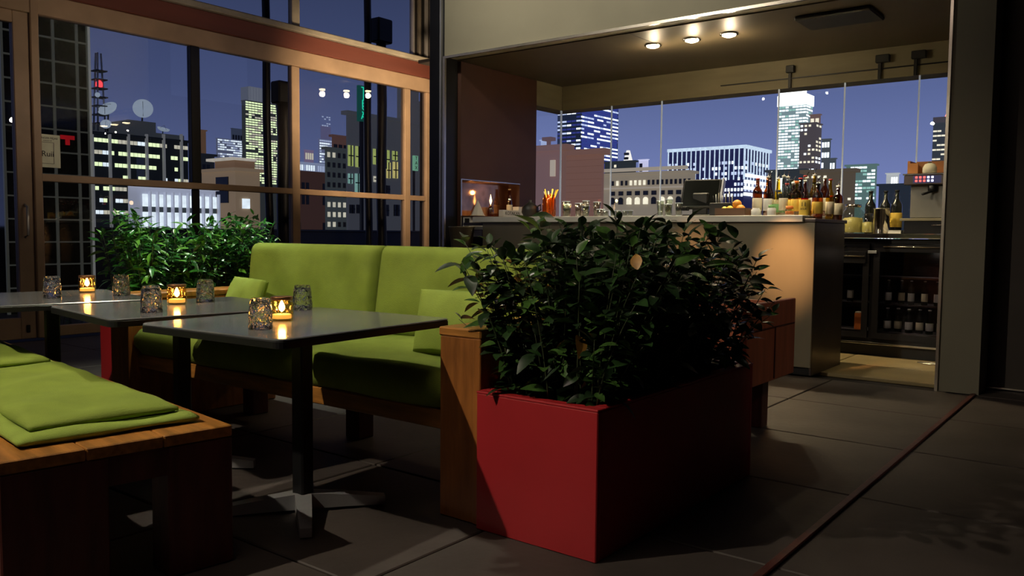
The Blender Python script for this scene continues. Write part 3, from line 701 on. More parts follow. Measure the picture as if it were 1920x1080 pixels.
PROF = {
 'wine': [(.034, 0), (.037, .004), (.037, .185), (.034, .205), (.020, .228), (.0145, .245), (.0135, .29), (.0155, .292), (.0155, .300)],
 'spirit': [(.036, 0), (.039, .004), (.039, .165), (.035, .185), (.018, .205), (.0135, .215), (.0130, .255), (.0160, .257), (.0160, .270)],
 'slim': [(.030, 0), (.032, .004), (.032, .170), (.028, .195), (.016, .225), (.0130, .300), (.0150, .302), (.0150, .310)],
 'squat': [(.044, 0), (.048, .006), (.048, .11), (.042, .135), (.020, .155), (.0165, .19), (.0200, .192), (.0200, .205)],
 'beer': [(.028, 0), (.0305, .004), (.0305, .120), (.026, .140), (.014, .175), (.0125, .205), (.0145, .207), (.0145, .215)],
 'syrup': [(.026, 0), (.028, .004), (.028, .150), (.022, .175), (.012, .20), (.0115, .26), (.0135, .262), (.0135, .272)]}
def bottle(label, x, y, z, kind, g, lab, cap, group, s=1.0, name='bottle', lz=(.22, .58)):
    t = thing(name, label, 'bottle', (x, y, z), random.uniform(-.4, .4), group)
    pr = [(r * s, zz * s) for r, zz in PROF[kind]]
    obj('glass_body', MB().lathe(pr[:-2], n=16), GB[g], t, local=True)
    hb = pr[3][1]
    if g in ('amber', 'yellow', 'brown', 'red', 'clear'):
        pass
    l = [(pr[2][0] + .0006, hb * lz[0]), (pr[2][0] + .0012, hb * lz[0] + .001), (pr[2][0] + .0012, hb * lz[1] * 1.2), (pr[2][0] + .0006, hb * lz[1] * 1.2 + .001)]
    obj('bottle_label', MB().lathe(l, n=16), LB[lab], t, local=True)
    obj('cap', MB().lathe([(pr[-2][0], pr[-3][1]), (pr[-2][0], pr[-1][1]), (.001, pr[-1][1] + .001)], n=12), LB[cap], t, local=True)
    if kind in ('slim', 'spirit') and cap in ('white', 'black') and name == 'bottle' and z > 1.1:
        obj('pour_spout', MB().tube([(0, 0, pr[-1][1]), (.004, 0, pr[-1][1] + .03), (.014, 0, pr[-1][1] + .045)], .004, 6), 'chrome', t, local=True)
    return t
random.seed(31)
G1 = 'spirit bottles crowded at the right end of the bar'
defs = [(-2.52, 6.42, 'wine', 'brown', 'cream', 'red'), (-2.50, 6.62, 'slim', 'clear', 'white', 'black'), (-2.43, 6.40, 'slim', 'amber', 'white', 'white'), (-2.42, 6.60, 'slim', 'yellow', 'cream', 'white'),
 (-2.36, 6.44, 'squat', 'clear', 'green', 'black'), (-2.35, 6.70, 'wine', 'green', 'cream', 'black'), (-2.29, 6.36, 'slim', 'clear', 'cream', 'white'), (-2.28, 6.55, 'spirit', 'amber', 'yellow', 'white'),
 (-2.21, 6.42, 'spirit', 'yellow', 'yellow', 'orange'), (-2.22, 6.68, 'slim', 'clear', 'white', 'white'), (-2.14, 6.40, 'syrup', 'red', 'orange', 'white'), (-2.13, 6.58, 'spirit', 'clear', 'cream', 'black')]
loo = ['brown wine-shaped bottle with a cream label', 'tall clear bottle with a spout', 'slim amber bottle with a white label', 'tall slim bottle of yellow-green liquor with a white cap',
 'squat clear bottle with a green label', 'green wine bottle with a cream label', 'slim clear bottle with a cream label', 'amber bottle with a yellow label and white cap',
 'yellow bottle with an orange cap', 'slim clear white-capped bottle at the back', 'small red syrup bottle with an orange label', 'clear bottle with a cream label and black cap']
for d, l in zip(defs, loo): bottle(l + ' on the bar, right end', d[0], d[1], CT, d[2], d[3], d[4], d[5], G1, 1.0)
defs2 = [(-2.03, 6.36, 'spirit', 'amber', 'yellow', 'black'), (-2.00, 6.56, 'slim', 'yellow', 'cream', 'red'), (-1.995, 6.74, 'spirit', 'brown', 'cream', 'white')]
loo2 = ['amber bottle with a yellow label past the end of the pale worktop', 'slim yellow bottle with a red cap past the end of the pale worktop', 'brown bottle with a cream label at the very end of the bar']
for d, l in zip(defs2, loo2): bottle(l, d[0], d[1], 1.155, d[2], d[3], d[4], d[5], G1, 1.0)
defs3 = [(-2.46, 6.52, 'slim', 'amber', 'cream', 'black'), (-2.33, 6.56, 'slim', 'clear', 'yellow', 'white'), (-2.25, 6.62, 'wine', 'brown', 'yellow', 'red'), (-2.18, 6.52, 'slim', 'clear', 'white', 'red'), (-2.09, 6.46, 'slim', 'yellow', 'white', 'white'), (-2.08, 6.68, 'wine', 'amber', 'cream', 'white'), (-2.40, 6.74, 'spirit', 'clear', 'white', 'red'), (-2.16, 6.78, 'spirit', 'green', 'yellow', 'white')]
loo3 = ['slim amber bottle with a cream label in the middle row', 'slim clear bottle with a yellow label in the middle row', 'brown red-capped bottle with a yellow label in the middle row', 'slim clear red-capped bottle with a white label', 'slim yellow bottle behind the lettered tin', 'amber bottle with cream label and white cap at the rear', 'clear red-capped bottle with white label at the rear left', 'green white-capped bottle with a yellow label at the rear']
for d, l in zip(defs3, loo3): bottle(l + ' of the bar bottles' if 'row' not in l and 'rear' not in l else l + ' of bar bottles', d[0], d[1], CT, d[2], d[3], d[4], d[5], G1, 1.02)
PALE = mat('pale_citrus_syrup', (.50, .42, .14), .35)
# small glass jars and dishes between bottles
def jar(label, x, y, z, r, h, m, lidm, cat='jar', group=None, fill=None):
    t = thing('jar', label, cat, (x, y, z), 0, group)
    obj('glass_body', MB().lathe([(r * .9, 0), (r, .006), (r, h * .78), (r * .72, h * .9), (r * .74, h)], n=20), m, t, local=True)
    if fill: obj('contents', MB().lathe([(r * .86, .008), (r * .93, .012), (r * .93, h * .55), (.001, h * .6)], n=16), fill, t, local=True)
    if lidm: obj('lid', MB().lathe([(r * .76, h - .012), (r * .80, h - .010), (r * .80, h + .012), (.001, h + .014)], n=18), lidm, t, local=True)
    return t
jar('small white jar with a green lid among the bar bottles', -2.345, 6.27, CT, .032, .07, M['white'], LB['green'])
jar('short round jar of orange garnish in front of the bar bottles', -2.20, 6.25, CT, .034, .06, M['bottle_clear'], LB['orange'], fill=LB['orange'])
jar('small white jar left of the spirit bottles on the bar', -2.47, 6.27, CT, .036, .06, M['white'], None, fill=LB['cream'])
# yellow tin with lettering
t = thing('tin', 'yellow lettered tin standing before the spirit bottles', 'tin', (-2.095, 6.27, CT))
obj('body', MB().lathe([(.040, 0), (.042, .003), (.042, .115), (.040, .118), (.001, .118)], -2.095, 6.27, 24, mx=Matrix.Translation((0, 0, CT))), LB['yellow'], t)
text('lettering', '11', .045, 'ink', (-2.095 + .006, 6.2272, CT + .082), (pi / 2, 0, 0), t)
text('lettering', 'SOUR', .018, 'ink', (-2.095 + .006, 6.2272, CT + .048), (pi / 2, 0, 0), t)

# ---- order screen
t = thing('order_screen', 'tilted black touch screen on its stand upon the bar', 'monitor', (-3.04, 6.50, CT))
mx = Matrix.Translation((-3.04, 6.46, CT + .075)) @ Matrix.Rotation(radians(8), 4, 'Z') @ Matrix.Rotation(radians(-22), 4, 'X')
obj('screen_body', MB().box(-.165, 0, 0, .165, .045, .265, c=.012, mx=mx), 'rubber', t)
obj('screen', MB().box(-.148, -.003, .018, .148, -.0005, .247, mx=mx), 'screen', t)
obj('side_bezel', MB().box(.1655, -.004, 0, .185, .05, .268, c=.004, mx=mx), 'castmetal', t)
obj('stand', MB().box(-3.11, 6.48, CT + .015, -2.97, 6.56, CT + .20, c=.01), 'rubber', t)
obj('stand_foot', MB().box(-3.17, 6.42, CT + .0005, -2.91, 6.64, CT + .018, c=.006), 'rubber', t)
obj('card_reader', MB().box(-3.22, 6.40, CT + .05, -3.12, 6.46, CT + .085, c=.006), 'blackmetal', t)
# straw caddy and dark bin
t = thing('straw_caddy', 'dark caddy of straws and napkins right of the touch screen', 'caddy', (-2.80, 6.42, CT))
obj('box', MB().box(-2.90, 6.36, CT, -2.72, 6.48, CT + .11, c=.004), 'rubber', t)
for k in range(9):
    x = -2.885 + .019 * k
    obj('straw', MB().tube([(x, 6.41 + .01 * (k % 3), CT + .105), (x + .006 * ((k % 3) - 1), 6.41, CT + .17 + .01 * (k % 4))], .004, 6), ['ink', 'white', LB['cream']][k % 3] if k % 3 < 2 else LB['cream'], t)
t = thing('caddy_box', 'low brown wooden garnish box on the bar left of the bottles', 'box', (-2.66, 6.33, CT))
obj('box', MB().box(-2.80, 6.25, CT, -2.55, 6.262, CT + .062).box(-2.80, 6.42, CT, -2.55, 6.432, CT + .062).box(-2.80, 6.262, CT, -2.788, 6.42, CT + .062).box(-2.562, 6.262, CT, -2.55, 6.42, CT + .062).box(-2.788, 6.262, CT, -2.562, 6.42, CT + .01), mat('brown_box_wood', (.10, .045, .022), .5), t)
FR = [mat('lemon_peel', (.85, .60, .05), .45, bump=.2, bscale=80), mat('orange_peel', (.85, .33, .03), .45, bump=.2, bscale=80), mat('lime_peel', (.18, .35, .03), .45, bump=.2, bscale=80)]
ftx = [('orange in the brown bar box, at its right', -2.62, 6.33, .040, 1), ('lemon in the brown bar box, middle', -2.70, 6.31, .033, 0), ('lime at the back of the brown bar box', -2.68, 6.385, .028, 2), ('lemon at the left of the brown bar box', -2.76, 6.345, .031, 0), ('orange on top of the fruit in the bar box', -2.655, 6.345, .036, 1)]
for l, x, y, r, k in ftx:
    z0 = CT + .011 + r + (.048 if 'on top' in l else 0)
    if k == 0: pr = [(r * sin(a), -r * 1.18 * cos(a)) for a in [i * pi / 10 for i in range(11)]]; pr = [(max(.0008, a), b) for a, b in pr]
    else: pr = [(max(.0008, r * sin(i * pi / 10)), -r * cos(i * pi / 10)) for i in range(11)]
    t = thing('lemon' if k == 0 else 'orange' if k == 1 else 'lime', l, 'fruit', (x, y, z0 - r), 0, 'fruit in the garnish box')
    obj('peel', MB().lathe([(a, b + r) for a, b in pr], n=16), FR[k], t, local=True)
    obj('stem_end', MB().lathe([(.004, 2 * r - .003), (.003, 2 * r), (.0005, 2 * r + .001)], n=6), 'stem', t, local=True)

# ---- glasses on the bar
def bglass(label, x, y, r, h, group, flare=1.12, z=CT):
    t = thing('drinking_glass', label, 'glass', (x, y, z), 0, group)
    pr = [(r * .8, 0), (r * .86, .003), (r, h * .5), (r * flare, h), (r * flare - .002, h), (r - .002, h * .5), (r * .8, .012), (.001, .010)]
    m = MB().lathe(pr, n=16); obj('glass_body', m, 'bottle_clear', t, local=True)
    obj('rim', MB().tube([(r * flare * cos(a * pi / 8), r * flare * sin(a * pi / 8), h) for a in range(17)], .0016, 5), 'edgeglass', t, local=True)
    obj('base', MB().lathe([(r * .78, .001), (r * .80, .009), (.001, .010)], n=14), 'edgeglass', t, local=True)
    return t
for k, (x, y, h) in enumerate([(-3.30, 6.28, .13), (-3.22, 6.26, .10), (-3.26, 6.36, .145), (-3.14, 6.30, .11)]):
    bglass(['tall clear glass left of the touch screen', 'short clear glass in front of the touch screen, left', 'tallest clear glass by the touch screen', 'clear glass in front of the touch screen, right'][k], x, y, .028, h, 'glasses by the touch screen')
names = ['tall glass just right of the amber jar', 'mixing glass right of the amber jar', 'clear glass third from the amber jar', 'short glass behind the row by the amber jar', 'tall clear glass fifth from the amber jar', 'clear glass near the brick view, sixth from the amber jar', 'low clear glass at the right of the row by the amber jar']
for k, (x, y, r, h) in enumerate([(-4.40, 6.50, .034, .15), (-4.32, 6.40, .036, .12), (-4.23, 6.46, .034, .13), (-4.26, 6.62, .036, .11), (-4.14, 6.44, .030, .15), (-4.06, 6.50, .032, .14), (-3.97, 6.42, .034, .07)]):
    bglass(names[k], x, y, r, h, 'glasses in the row right of the amber jar')
for k in range(5):
    bglass(['shot glass on the bar nearest the tall glasses', 'shot glass on the bar, second from the tall glasses', 'shot glass on the bar, third from the tall glasses', 'shot glass on the bar, fourth from the tall glasses', 'shot glass on the bar farthest from the tall glasses'][k], -3.88 + .062 * k, 6.36 + .02 * (k % 2), .022, .055, 'shot glasses on the bar')
# amber jar with sticks
t = thing('amber_jar', 'amber glass jar stuffed with garnish sticks on the bar', 'jar', (-4.58, 6.48, CT))
obj('glass_body', MB().lathe([(.055, 0), (.062, .006), (.066, .09), (.064, .17), (.050, .20), (.052, .215)], n=24), pane_mat('amber_jar_glass', (.85, .36, .06), .05, 1.5, (1, .7, .4), bump=.5, bscale=30, base=.06), t, local=True)
for k in range(12):
    a = k * 2.4; r_ = .012 + .025 * (k % 3) / 2
    obj('garnish_stick', MB().tube([(r_ * cos(a), r_ * sin(a), .01), (r_ * 1.2 * cos(a), r_ * 1.2 * sin(a), .17), (r_ * 2.3 * cos(a), r_ * 2.3 * sin(a), .225 + .02 * (k % 3))], .006, 6), [FR[1], LB['cream'], FR[0]][k % 3], t, local=True)
lamp('small_bar_lamp', 'POINT', (-4.50, 6.40, CT + .25), 0.8, (1, .6, .3), size=.03)
t = thing('black_pot', 'dark round-bellied pot on the bar left of the amber jar', 'pot', (-4.78, 6.45, CT))
obj('body', MB().lathe([(.05, 0), (.06, .005), (.085, .05), (.08, .10), (.05, .125), (.03, .14), (.012, .15), (.015, .165), (.001, .17)], n=20), 'rubber', t, local=True)
obj('handle', MB().tube([(.07, 0, .10), (.12, 0, .12), (.125, 0, .07), (.08, 0, .05)], .008, 6), 'rubber', t, local=True)

# ---- niche items and left end of the bar
obj('niche_shelf', MB().box(-5.715, 6.34, 1.185, -5.40, 7.298, 1.20, c=.002), 'maroonwall', mwall)
t = thing('card_box', 'white lettered card box at the left end of the bar', 'box', (-5.40, 6.92, 1.20))
obj('box', MB().box(-5.45, 6.80, 1.2005, -5.39, 7.12, 1.27, c=.002), 'paper', t)
text('lettering', 'KOTAKAN', .052, 'ink', (-5.3892, 6.96, 1.235), RX, t)
t = thing('card_box', 'small upright white box at the right of the lettered box in the niche', 'box', (-5.47, 7.2, 1.20))
obj('box', MB().box(-5.52, 7.13, 1.2005, -5.44, 7.27, 1.30, c=.002), 'paper', t)
obj('lid', MB().box(-5.521, 7.129, 1.30, -5.439, 7.271, 1.312), 'paper', t)
t = thing('folded_napkin', 'pale napkin folded to a cone in the niche of the maroon wall', 'napkin', (-5.5, 6.52, 1.20))
obj('cone', MB().lathe([(.075, 0), (.070, .01), (.035, .09), (.001, .16)], n=7, smooth=False), 'paper', t, local=True)
obj('napkin_hem', MB().lathe([(.0755, .0), (.078, .004), (.0755, .010)], n=7, smooth=False), LB['cream'], t, local=True)
t = thing('oil_lamp', 'small oil lamp with a tall orange flame in the niche', 'lamp', (-5.60, 6.85, 1.20))
obj('glass_body', MB().lathe([(.03, 0), (.035, .01), (.036, .07), (.02, .10), (.012, .13)], n=16), GB['amber'], t, local=True)
obj('flame', MB().lathe([(.001, .128), (.010, .150), (.013, .17), (.007, .20), (.001, .235)], n=12), 'bar_lamp', t, local=True)
lamp('oil_lamp_light', 'POINT', (-5.57, 6.85, 1.46), 1.6, (1, .55, .2), size=.02)
bottle('slender amber vase bottle at the right of the niche', -5.62, 7.20, 1.20, 'slim', 'amber', 'cream', 'cream', None)
t = thing('paper_stack', 'stacked white cartons beside the left end of the bar', 'cartons', (-5.45, 6.38, .98))
for k, (z0, z1, dx) in enumerate([(.99, 1.055, 0), (1.06, 1.11, .02), (1.115, 1.185, -.01)]):
    obj('carton', MB().box(-5.545, 6.335 + .004 * k, z0, -5.44 + dx, 6.52, z1, c=.003), 'paper', t)
    obj('printed_mark', MB().box(-5.52, 6.3335 + .004 * k, z0 + .015, -5.46, 6.3345 + .004 * k, z1 - .012), 'ink', t)
t = thing('side_shelf', 'dark stand under the cartons at the left end of the bar', 'stand', (-5.4, 6.45, 0))
obj('top', MB().box(-5.55, 6.32, .96, -5.40, 6.56, .99, c=.003), 'black', t)
obj('cabinet', MB().box(-5.55, 6.34, 0, -5.42, 6.54, .96, c=.003), 'black', t)
t = thing('ice_bucket', 'polished steel ice bucket at the left end of the bar, above the sofa back', 'bucket', (-5.26, 6.00, .79))
obj('body', MB().lathe([(.085, 0), (.09, .004), (.122, .285), (.126, .288), (.128, .296), (.124, .298), (.118, .286), (.088, .01), (.001, .008)], n=28), 'steel', t, local=True)
obj('handle', MB().tube([(.125 * cos(a), 0.0, .27 - .10 * sin(a)) for a in [i * pi / 10 for i in range(11)]], .004, 6), 'chrome', t, local=True)
t = thing('bucket_stand', 'slim steel stand carrying the ice bucket', 'stand', (-5.26, 6.00, 0))
obj('ring', MB().lathe([(.096, .775), (.100, .782), (.096, .79), (.001, .789)], n=24), 'chrome', t, local=True)
for k in range(3):
    a = k * 2.094; obj('leg', MB().tube([(.09 * cos(a), .09 * sin(a), .777), (.10 * cos(a), .10 * sin(a), .006)], .007, 6), 'castmetal', t, local=True)

# ---- things on the back bar
BB = 1.055
t = thing('steel_cylinder', 'tall polished steel canister on the back bar', 'canister', (-1.87, 7.56, BB))
obj('body', MB().lathe([(.062, 0), (.064, .003), (.064, .205), (.066, .208), (.066, .214), (.060, .214), (.060, .01), (.001, .01)], n=28), 'chrome', t, local=True)
obj('rim', MB().lathe([(.066, .208), (.069, .211), (.066, .215)], n=28), 'trim', t, local=True)
G2 = 'dark wine bottles on the back bar'
bottle('black wine bottle with bare shoulders behind the steel canister', -2.02, 7.78, BB, 'wine', 'dark', 'black', 'black', G2, 1.25)
bottle('black wine bottle just right of the steel canister', -1.90, 7.80, BB, 'wine', 'dark', 'yellow', 'black', G2, 1.25)
bottle('black wine bottle with a yellow label nearest the coffee machine', -1.79, 7.72, BB, 'wine', 'dark', 'yellow', 'black', G2, 1.25)
jar('round glass jar of pale fruit at the left of the back bar', -2.12, 7.62, BB, .085, .24, M['bottle_clear'], M['chrome'], fill=PALE)
jar('square-shouldered jar of yellow syrup left of the steel canister', -1.99, 7.60, BB, .05, .17, M['bottle_clear'], None, fill=PALE)
jar('glass jar with a pale lid behind the bar end', -2.28, 7.66, BB, .06, .22, M['bottle_clear'], M['white'], fill=LB['cream'])
for k, (x, y) in enumerate([(-2.42, 7.60), (-2.36, 7.78), (-2.52, 7.74)]):
    bottle(['clear bottle with a cream label at the back bar, seen past the bar end', 'slim red-capped bottle on the back bar by the windows', 'amber bottle on the back bar behind the spirit cluster'][k], x, y, BB, ['spirit', 'slim', 'wine'][k], ['clear', 'yellow', 'amber'][k], 'cream', ['red', 'red', 'black'][k], 'bottles on the left of the back bar', 1.1)
t = thing('book', 'pale book lying beside the coffee machine on the back bar', 'book', (-1.73, 7.50, BB))
obj('pages', MB().box(-1.79, 7.46, BB + .003, -1.69, 7.58, BB + .025), 'paper', t)
obj('cover', MB().box(-1.792, 7.458, BB, -1.688, 7.582, BB + .003).box(-1.792, 7.458, BB + .025, -1.688, 7.582, BB + .028), LB['cream'], t)
# coffee machine tower
t = thing('coffee_machine', 'coffee machine with a lit button panel at the right end of the back bar', 'coffee machine', (-1.5, 7.6, BB))
obj('drawer_base', MB().box(-1.67, 7.47, BB, -1.24, 7.90, 1.16, c=.004), 'black', t)
obj('drawer_pull', MB().tube([(-1.46, 7.465, 1.125), (-1.34, 7.465, 1.13)], .005, 6), 'chrome', t)
obj('pale_shelf', MB().box(-1.70, 7.45, 1.160, -1.22, 7.92, 1.182, c=.003), 'soffit', t)
mb_ = obj('machine_body', MB().box(-1.64, 7.52, 1.1825, -1.26, 7.90, 1.47, c=.008), mat('grey_machine_steel', (.20, .19, .16), .4, .3), t)
obj('button_housing', MB().box(-1.68, 7.45, 1.455, -1.24, 7.55, 1.535, c=.006), 'steeldark', t)
for r_ in range(2):
    for k in range(5):
        c_ = (1.0, .12, .10) if k < 3 else (.75, .75, 1.0)
        x = -1.585 + .030 * k
        nm = 'button_light_%s' % ('red' if k < 3 else 'white')
        if nm not in M: M[nm] = glow(nm, c_, 2.2)
        obj('button', MB().box(x - .009, 7.446, 1.478 + .028 * r_, x + .009, 7.451, 1.496 + .028 * r_, c=.002), nm, t)
obj('button_panel', MB().box(-1.61, 7.4485, 1.468, -1.40, 7.4499, 1.528), mat('blue_panel', (.03, .04, .22), .3), t)
obj('group_head', MB().lathe([(.03, 1.40), (.035, 1.41), (.035, 1.452)], -1.47, 7.49, 16), 'blackmetal', t)
obj('portafilter', MB().tube([(-1.47, 7.49, 1.405), (-1.50, 7.42, 1.385), (-1.515, 7.36, 1.375)], .011, 8), 'rubber', t)
obj('steam_wand', MB().tube([(-1.31, 7.49, 1.45), (-1.30, 7.46, 1.38), (-1.30, 7.45, 1.24)], .006, 6), 'chrome', t)
obj('steam_wand', MB().tube([(-1.35, 7.49, 1.45), (-1.355, 7.46, 1.38), (-1.35, 7.45, 1.26)], .005, 6), 'chrome', t)
obj('knob', MB().lathe([(.018, 0), (.020, .004), (.016, .02), (.001, .021)], n=14, mx=Matrix.Translation((-1.345, 7.449, 1.495)) @ Matrix.Rotation(pi / 2, 4, 'X')), 'rubber', t)
obj('top_tray', MB().box(-1.69, 7.45, 1.536, -1.24, 7.90, 1.548, c=.002), 'chrome', t)
CR_ = mat('orange_crate', (.42, .16, .035), .6)
t = thing('crate', 'orange wooden crate standing on the coffee machine', 'crate', (-1.5, 7.62, 1.549))
obj('box', MB().box(-1.68, 7.56, 1.549, -1.66, 7.80, 1.66).box(-1.34, 7.56, 1.549, -1.32, 7.80, 1.66).box(-1.66, 7.785, 1.549, -1.34, 7.80, 1.67).box(-1.66, 7.56, 1.549, -1.34, 7.785, 1.556), CR_, t)
obj('front_slat', MB().box(-1.66, 7.56, 1.556, -1.60, 7.572, 1.64), CR_, t)
t = thing('crate_bag', 'pale round cloth bag in front of the orange crate', 'bag', (-1.50, 7.51, 1.549))
obj('cloth', MB().lathe([(.045, 0), (.055, .010), (.054, .045), (.038, .075), (.012, .085), (.001, .086)], n=16), LB['cream'], t, local=True)
obj('tie', MB().lathe([(.013, .083), (.017, .087), (.012, .092)], n=10), 'stem', t, local=True)
jar('slim pale jar at the right of the orange crate', -1.285, 7.52, 1.549, .028, .12, M['white'], LB['green'])
# bottles inside the fridges
FX = [('wine', 'dark', 'white', 'dark bottle with a white label'), ('wine', 'green', 'cream', 'green bottle with a cream label')]
k = 0
for z, kind, xs_ in ((.686, 'wine', []), (.456, 'squat', [-1.80, -1.70, -1.62, -1.52, -1.42, -1.33]), (.216, 'beer', [-1.80, -1.72, -1.63, -1.55, -1.47, -1.39, -1.31])):
    for i, x in enumerate(xs_):
        g = ['dark', 'green', 'dark'][i % 3]; lb = ['white', 'cream', 'white', 'cream'][i % 4]
        place = ['nearest the fridge hinge', 'second from the fridge hinge', 'third from the fridge hinge', 'fourth from the fridge hinge', 'fifth from the fridge hinge', 'sixth from the fridge hinge', 'seventh from the fridge hinge'][i]
        bottle('%s bottle with a %s label on the %s fridge shelf, %s' % ('dark' if g == 'dark' else 'green', lb, 'middle' if kind == 'squat' else 'bottom', place), x, 7.60 + .02 * (i % 2), z, 'wine' if kind == 'squat' else 'beer', g, lb, 'white', 'bottles in the right fridge', .68 if kind == 'squat' else .95, name='fridge_bottle')
for i, x in enumerate([-2.42, -2.32, -2.22, -2.12]):
    bottle('dark bottle on the middle shelf of the narrow fridge, ' + ['farthest from the handle side', 'second from the left', 'third from the left', 'nearest the right fridge'][i], x, 7.62, .456, 'wine', 'dark', 'white', 'black', 'bottles in the narrow fridge', .7, name='fridge_bottle')
t = thing('carton', 'orange carton standing on the bottom shelf of the narrow fridge', 'carton', (-2.03, 7.62, .216))
obj('box', MB().box(-2.065, 7.57, .2165, -2.0, 7.66, .36, c=.003), LB['orange'], t)
obj('carton_top', MB().box(-2.062, 7.575, .3605, -2.003, 7.655, .372, c=.003), LB['cream'], t)
lamp('fridge_light', 'POINT', (-1.55, 7.55, .90), .22, (1, .9, .7), size=.03)
# cable on the floor
obj_c = obj('cable', MB().tube([(-1.30, 7.42, .008), (-1.36, 7.36, .008), (-1.42, 7.40, .008), (-1.50, 7.36, .008), (-1.44, 7.30, .008), (-1.34, 7.33, .008), (-1.27, 7.28, .008)], .005, 6), 'trim')
tag(obj_c, 'pale cable curled on the tiles under the right fridge', 'cable')

# three small lamps on a track left of the bar box: their reflections show in the window panes
LT = [(-7.15, 7.85, 3.05), (-7.30, 8.17, 3.06), (-7.45, 8.45, 3.08)]
t = thing("track_light", "ceiling track with three small lamps behind the black column, mirrored in the window panes", "track light", (-7.3, 8.15, 3.1))
obj("track", MB().box(-7.5, 7.7, 3.16, -7.1, 8.6, 3.20, c=.004), "blackmetal", t)
obj("stem_rod", MB().tube([(-7.3, 8.15, 3.2), (-7.3, 8.15, 4.70)], .012, 8), "blackmetal", t)
for (x, y, z) in LT:
    hd = obj("lamp_head", MB().lathe([(.02, z + .10), (.045, z + .08), (.05, z + .012), (.046, z + .012)], x, y, 16), "blackmetal", t)
    obj("lens", MB().lathe([(.044, z + .02), (.044, z - .006), (.001, z - .010)], x, y, 16), "downlight", hd)
    lamp("track_lamp", "POINT", (x, y, z - .06), 9, (1.0, 0.72, 0.42), size=.04)

# ================================================================== OUTSIDE
def ray(px, py): return CF + CR * ((px - 960) / FPX) + CU * ((540 - py) / FPX)
def onx(px, py, X): d = ray(px, py); return CAM + d * ((X - CAM.x) / d.x)
def ony(px, py, Y): d = ray(px, py); return CAM + d * ((Y - CAM.y) / d.y)
GZ = -38.0
o = obj('ground', MB().box(-1200, -300, GZ - 1, 600, 1600, GZ), mat('dark_street', (.02, .02, .024), .9)); o['kind'] = 'structure'
o = obj('terrace', MB().box(-13.2, -4.2, -.30, -8.6, 16, -.02), 'concrete'); o['kind'] = 'structure'
par = obj('wall_parapet', MB().box(-13.2, -4.2, -.02, -13.0, 16, 1.02), mat('dark_parapet', (.028, .03, .036), .5)); par['kind'] = 'structure'
obj('coping', MB().box(-13.25, -4.2, 1.02, -12.95, 16, 1.06, c=.01), mat('parapet_coping', (.05, .055, .06), .4), par)
# glass grid bay beside the window
gb = thing('glass_bay', 'tall projecting glass bay with a pale grid frame outside the left window', 'glass bay', (-11.6, 4.75, 0))
BODY = mat('dark_bay_glass', (.020, .023, .018), .12, coat=.4)
gy = [4.22, 4.55, 4.81, 5.10, 5.235]
obj('body', MB().box(-12.8, 4.22, -.02, -11.03, 5.235, 5.0), BODY, gb)
for a, b in zip(gy[:-1], gy[1:]):
    for k in range(17):
        z = .02 + .282 * k
        obj('glass_panel', MB().box(-11.03, a + .014, z + .012, -11.012, b - .014, z + .270, c=.004), BODY, gb)
BARM = mat('pale_grid_bar', (.34, .35, .29), .4, emit=(.34, .35, .28), es=.12)  # bars emit a little of their colour in place of light
for y in gy: obj('upright_bar', MB().box(-11.03, y - .014, -.02, -10.99, y + .014, 5.0), BARM, gb)
for k in range(18):
    z = .02 + .282 * k
    obj('cross_bar', MB().box(-11.03, 4.22, z - .010, -10.985, 5.25, z + .006), BARM, gb)
obj('corner_bar', MB().box(-11.06, 5.235, -.02, -10.98, 5.262, 5.0), mat('bright_corner_bar', (.6, .6, .55), .3, emit=(.6, .6, .55), es=.35), gb)  # corner bar emits too, a painted brightness
sign = thing('lit_sign', 'red lit sign glowing behind the glass bay outside', 'sign', (-10.97, 4.95, 2.15))
obj('letters', MB().box(-10.98, 4.86, 2.16, -10.965, 5.03, 2.21).box(-10.98, 4.92, 2.09, -10.965, 4.97, 2.16), glow('red_sign', (.9, .02, .03), .45), sign)
obj('housing', MB().box(-10.984, 4.85, 2.08, -10.981, 5.04, 2.22), 'blackmetal', sign)
# small plant on the terrace at the foot of the window
shrub('terrace_plant', 'small low plant outside at the foot of the left window', -9.3, -8.9, 3.7, 4.2, .02, lambda x, y: .30, 14, 12, .09, .03, LEAFB, .12, 77)
# leaning steel posts outside
def post(label, y, x, lean, z1, r, head=None, group='dark posts on the terrace'):
    t = thing('steel_post', label, 'post', (x, y, -.02), 0, group)
    n = 8; pts = [(x, y + lean * i / n + .012 * sin(i * 1.3), -.02 + (z1 + .02) * i / n) for i in range(n + 1)]
    obj('shaft', MB().tube(pts, r, 10), 'blackmetal', t)
    obj('base_plate', MB().box(x - .12, y - .12, -.02, x + .12, y + .12, .0, c=.004), 'blackmetal', t)
    if head:
        h0, h1, hw = head
        obj('head_box', MB().box(x - .10, y + lean - hw, h0, x + .10, y + lean + hw, h1, c=.02), 'blackmetal', t)
    return t
def fit(px0, py0, px1, py1, X):
    a, b = onx(px0, py0, X), onx(px1, py1, X); return a, b
post('slightly leaning dark post seen left of the tall lit tower', 6.91, -9.5, -.06, 5.2, .052)
post('straight dark post with a box head in front of the tall lit tower', 7.15, -9.5, 0, 2.95, .10, (2.75, 3.05, .15))
post('slim leaning dark post in front of the green vertical sign', 8.70, -9.5, -.04, 5.4, .055)
post('dark post with a tall box head right of the green sign', 8.96, -9.5, 0, 3.95, .075, (3.90, 4.26, .15))

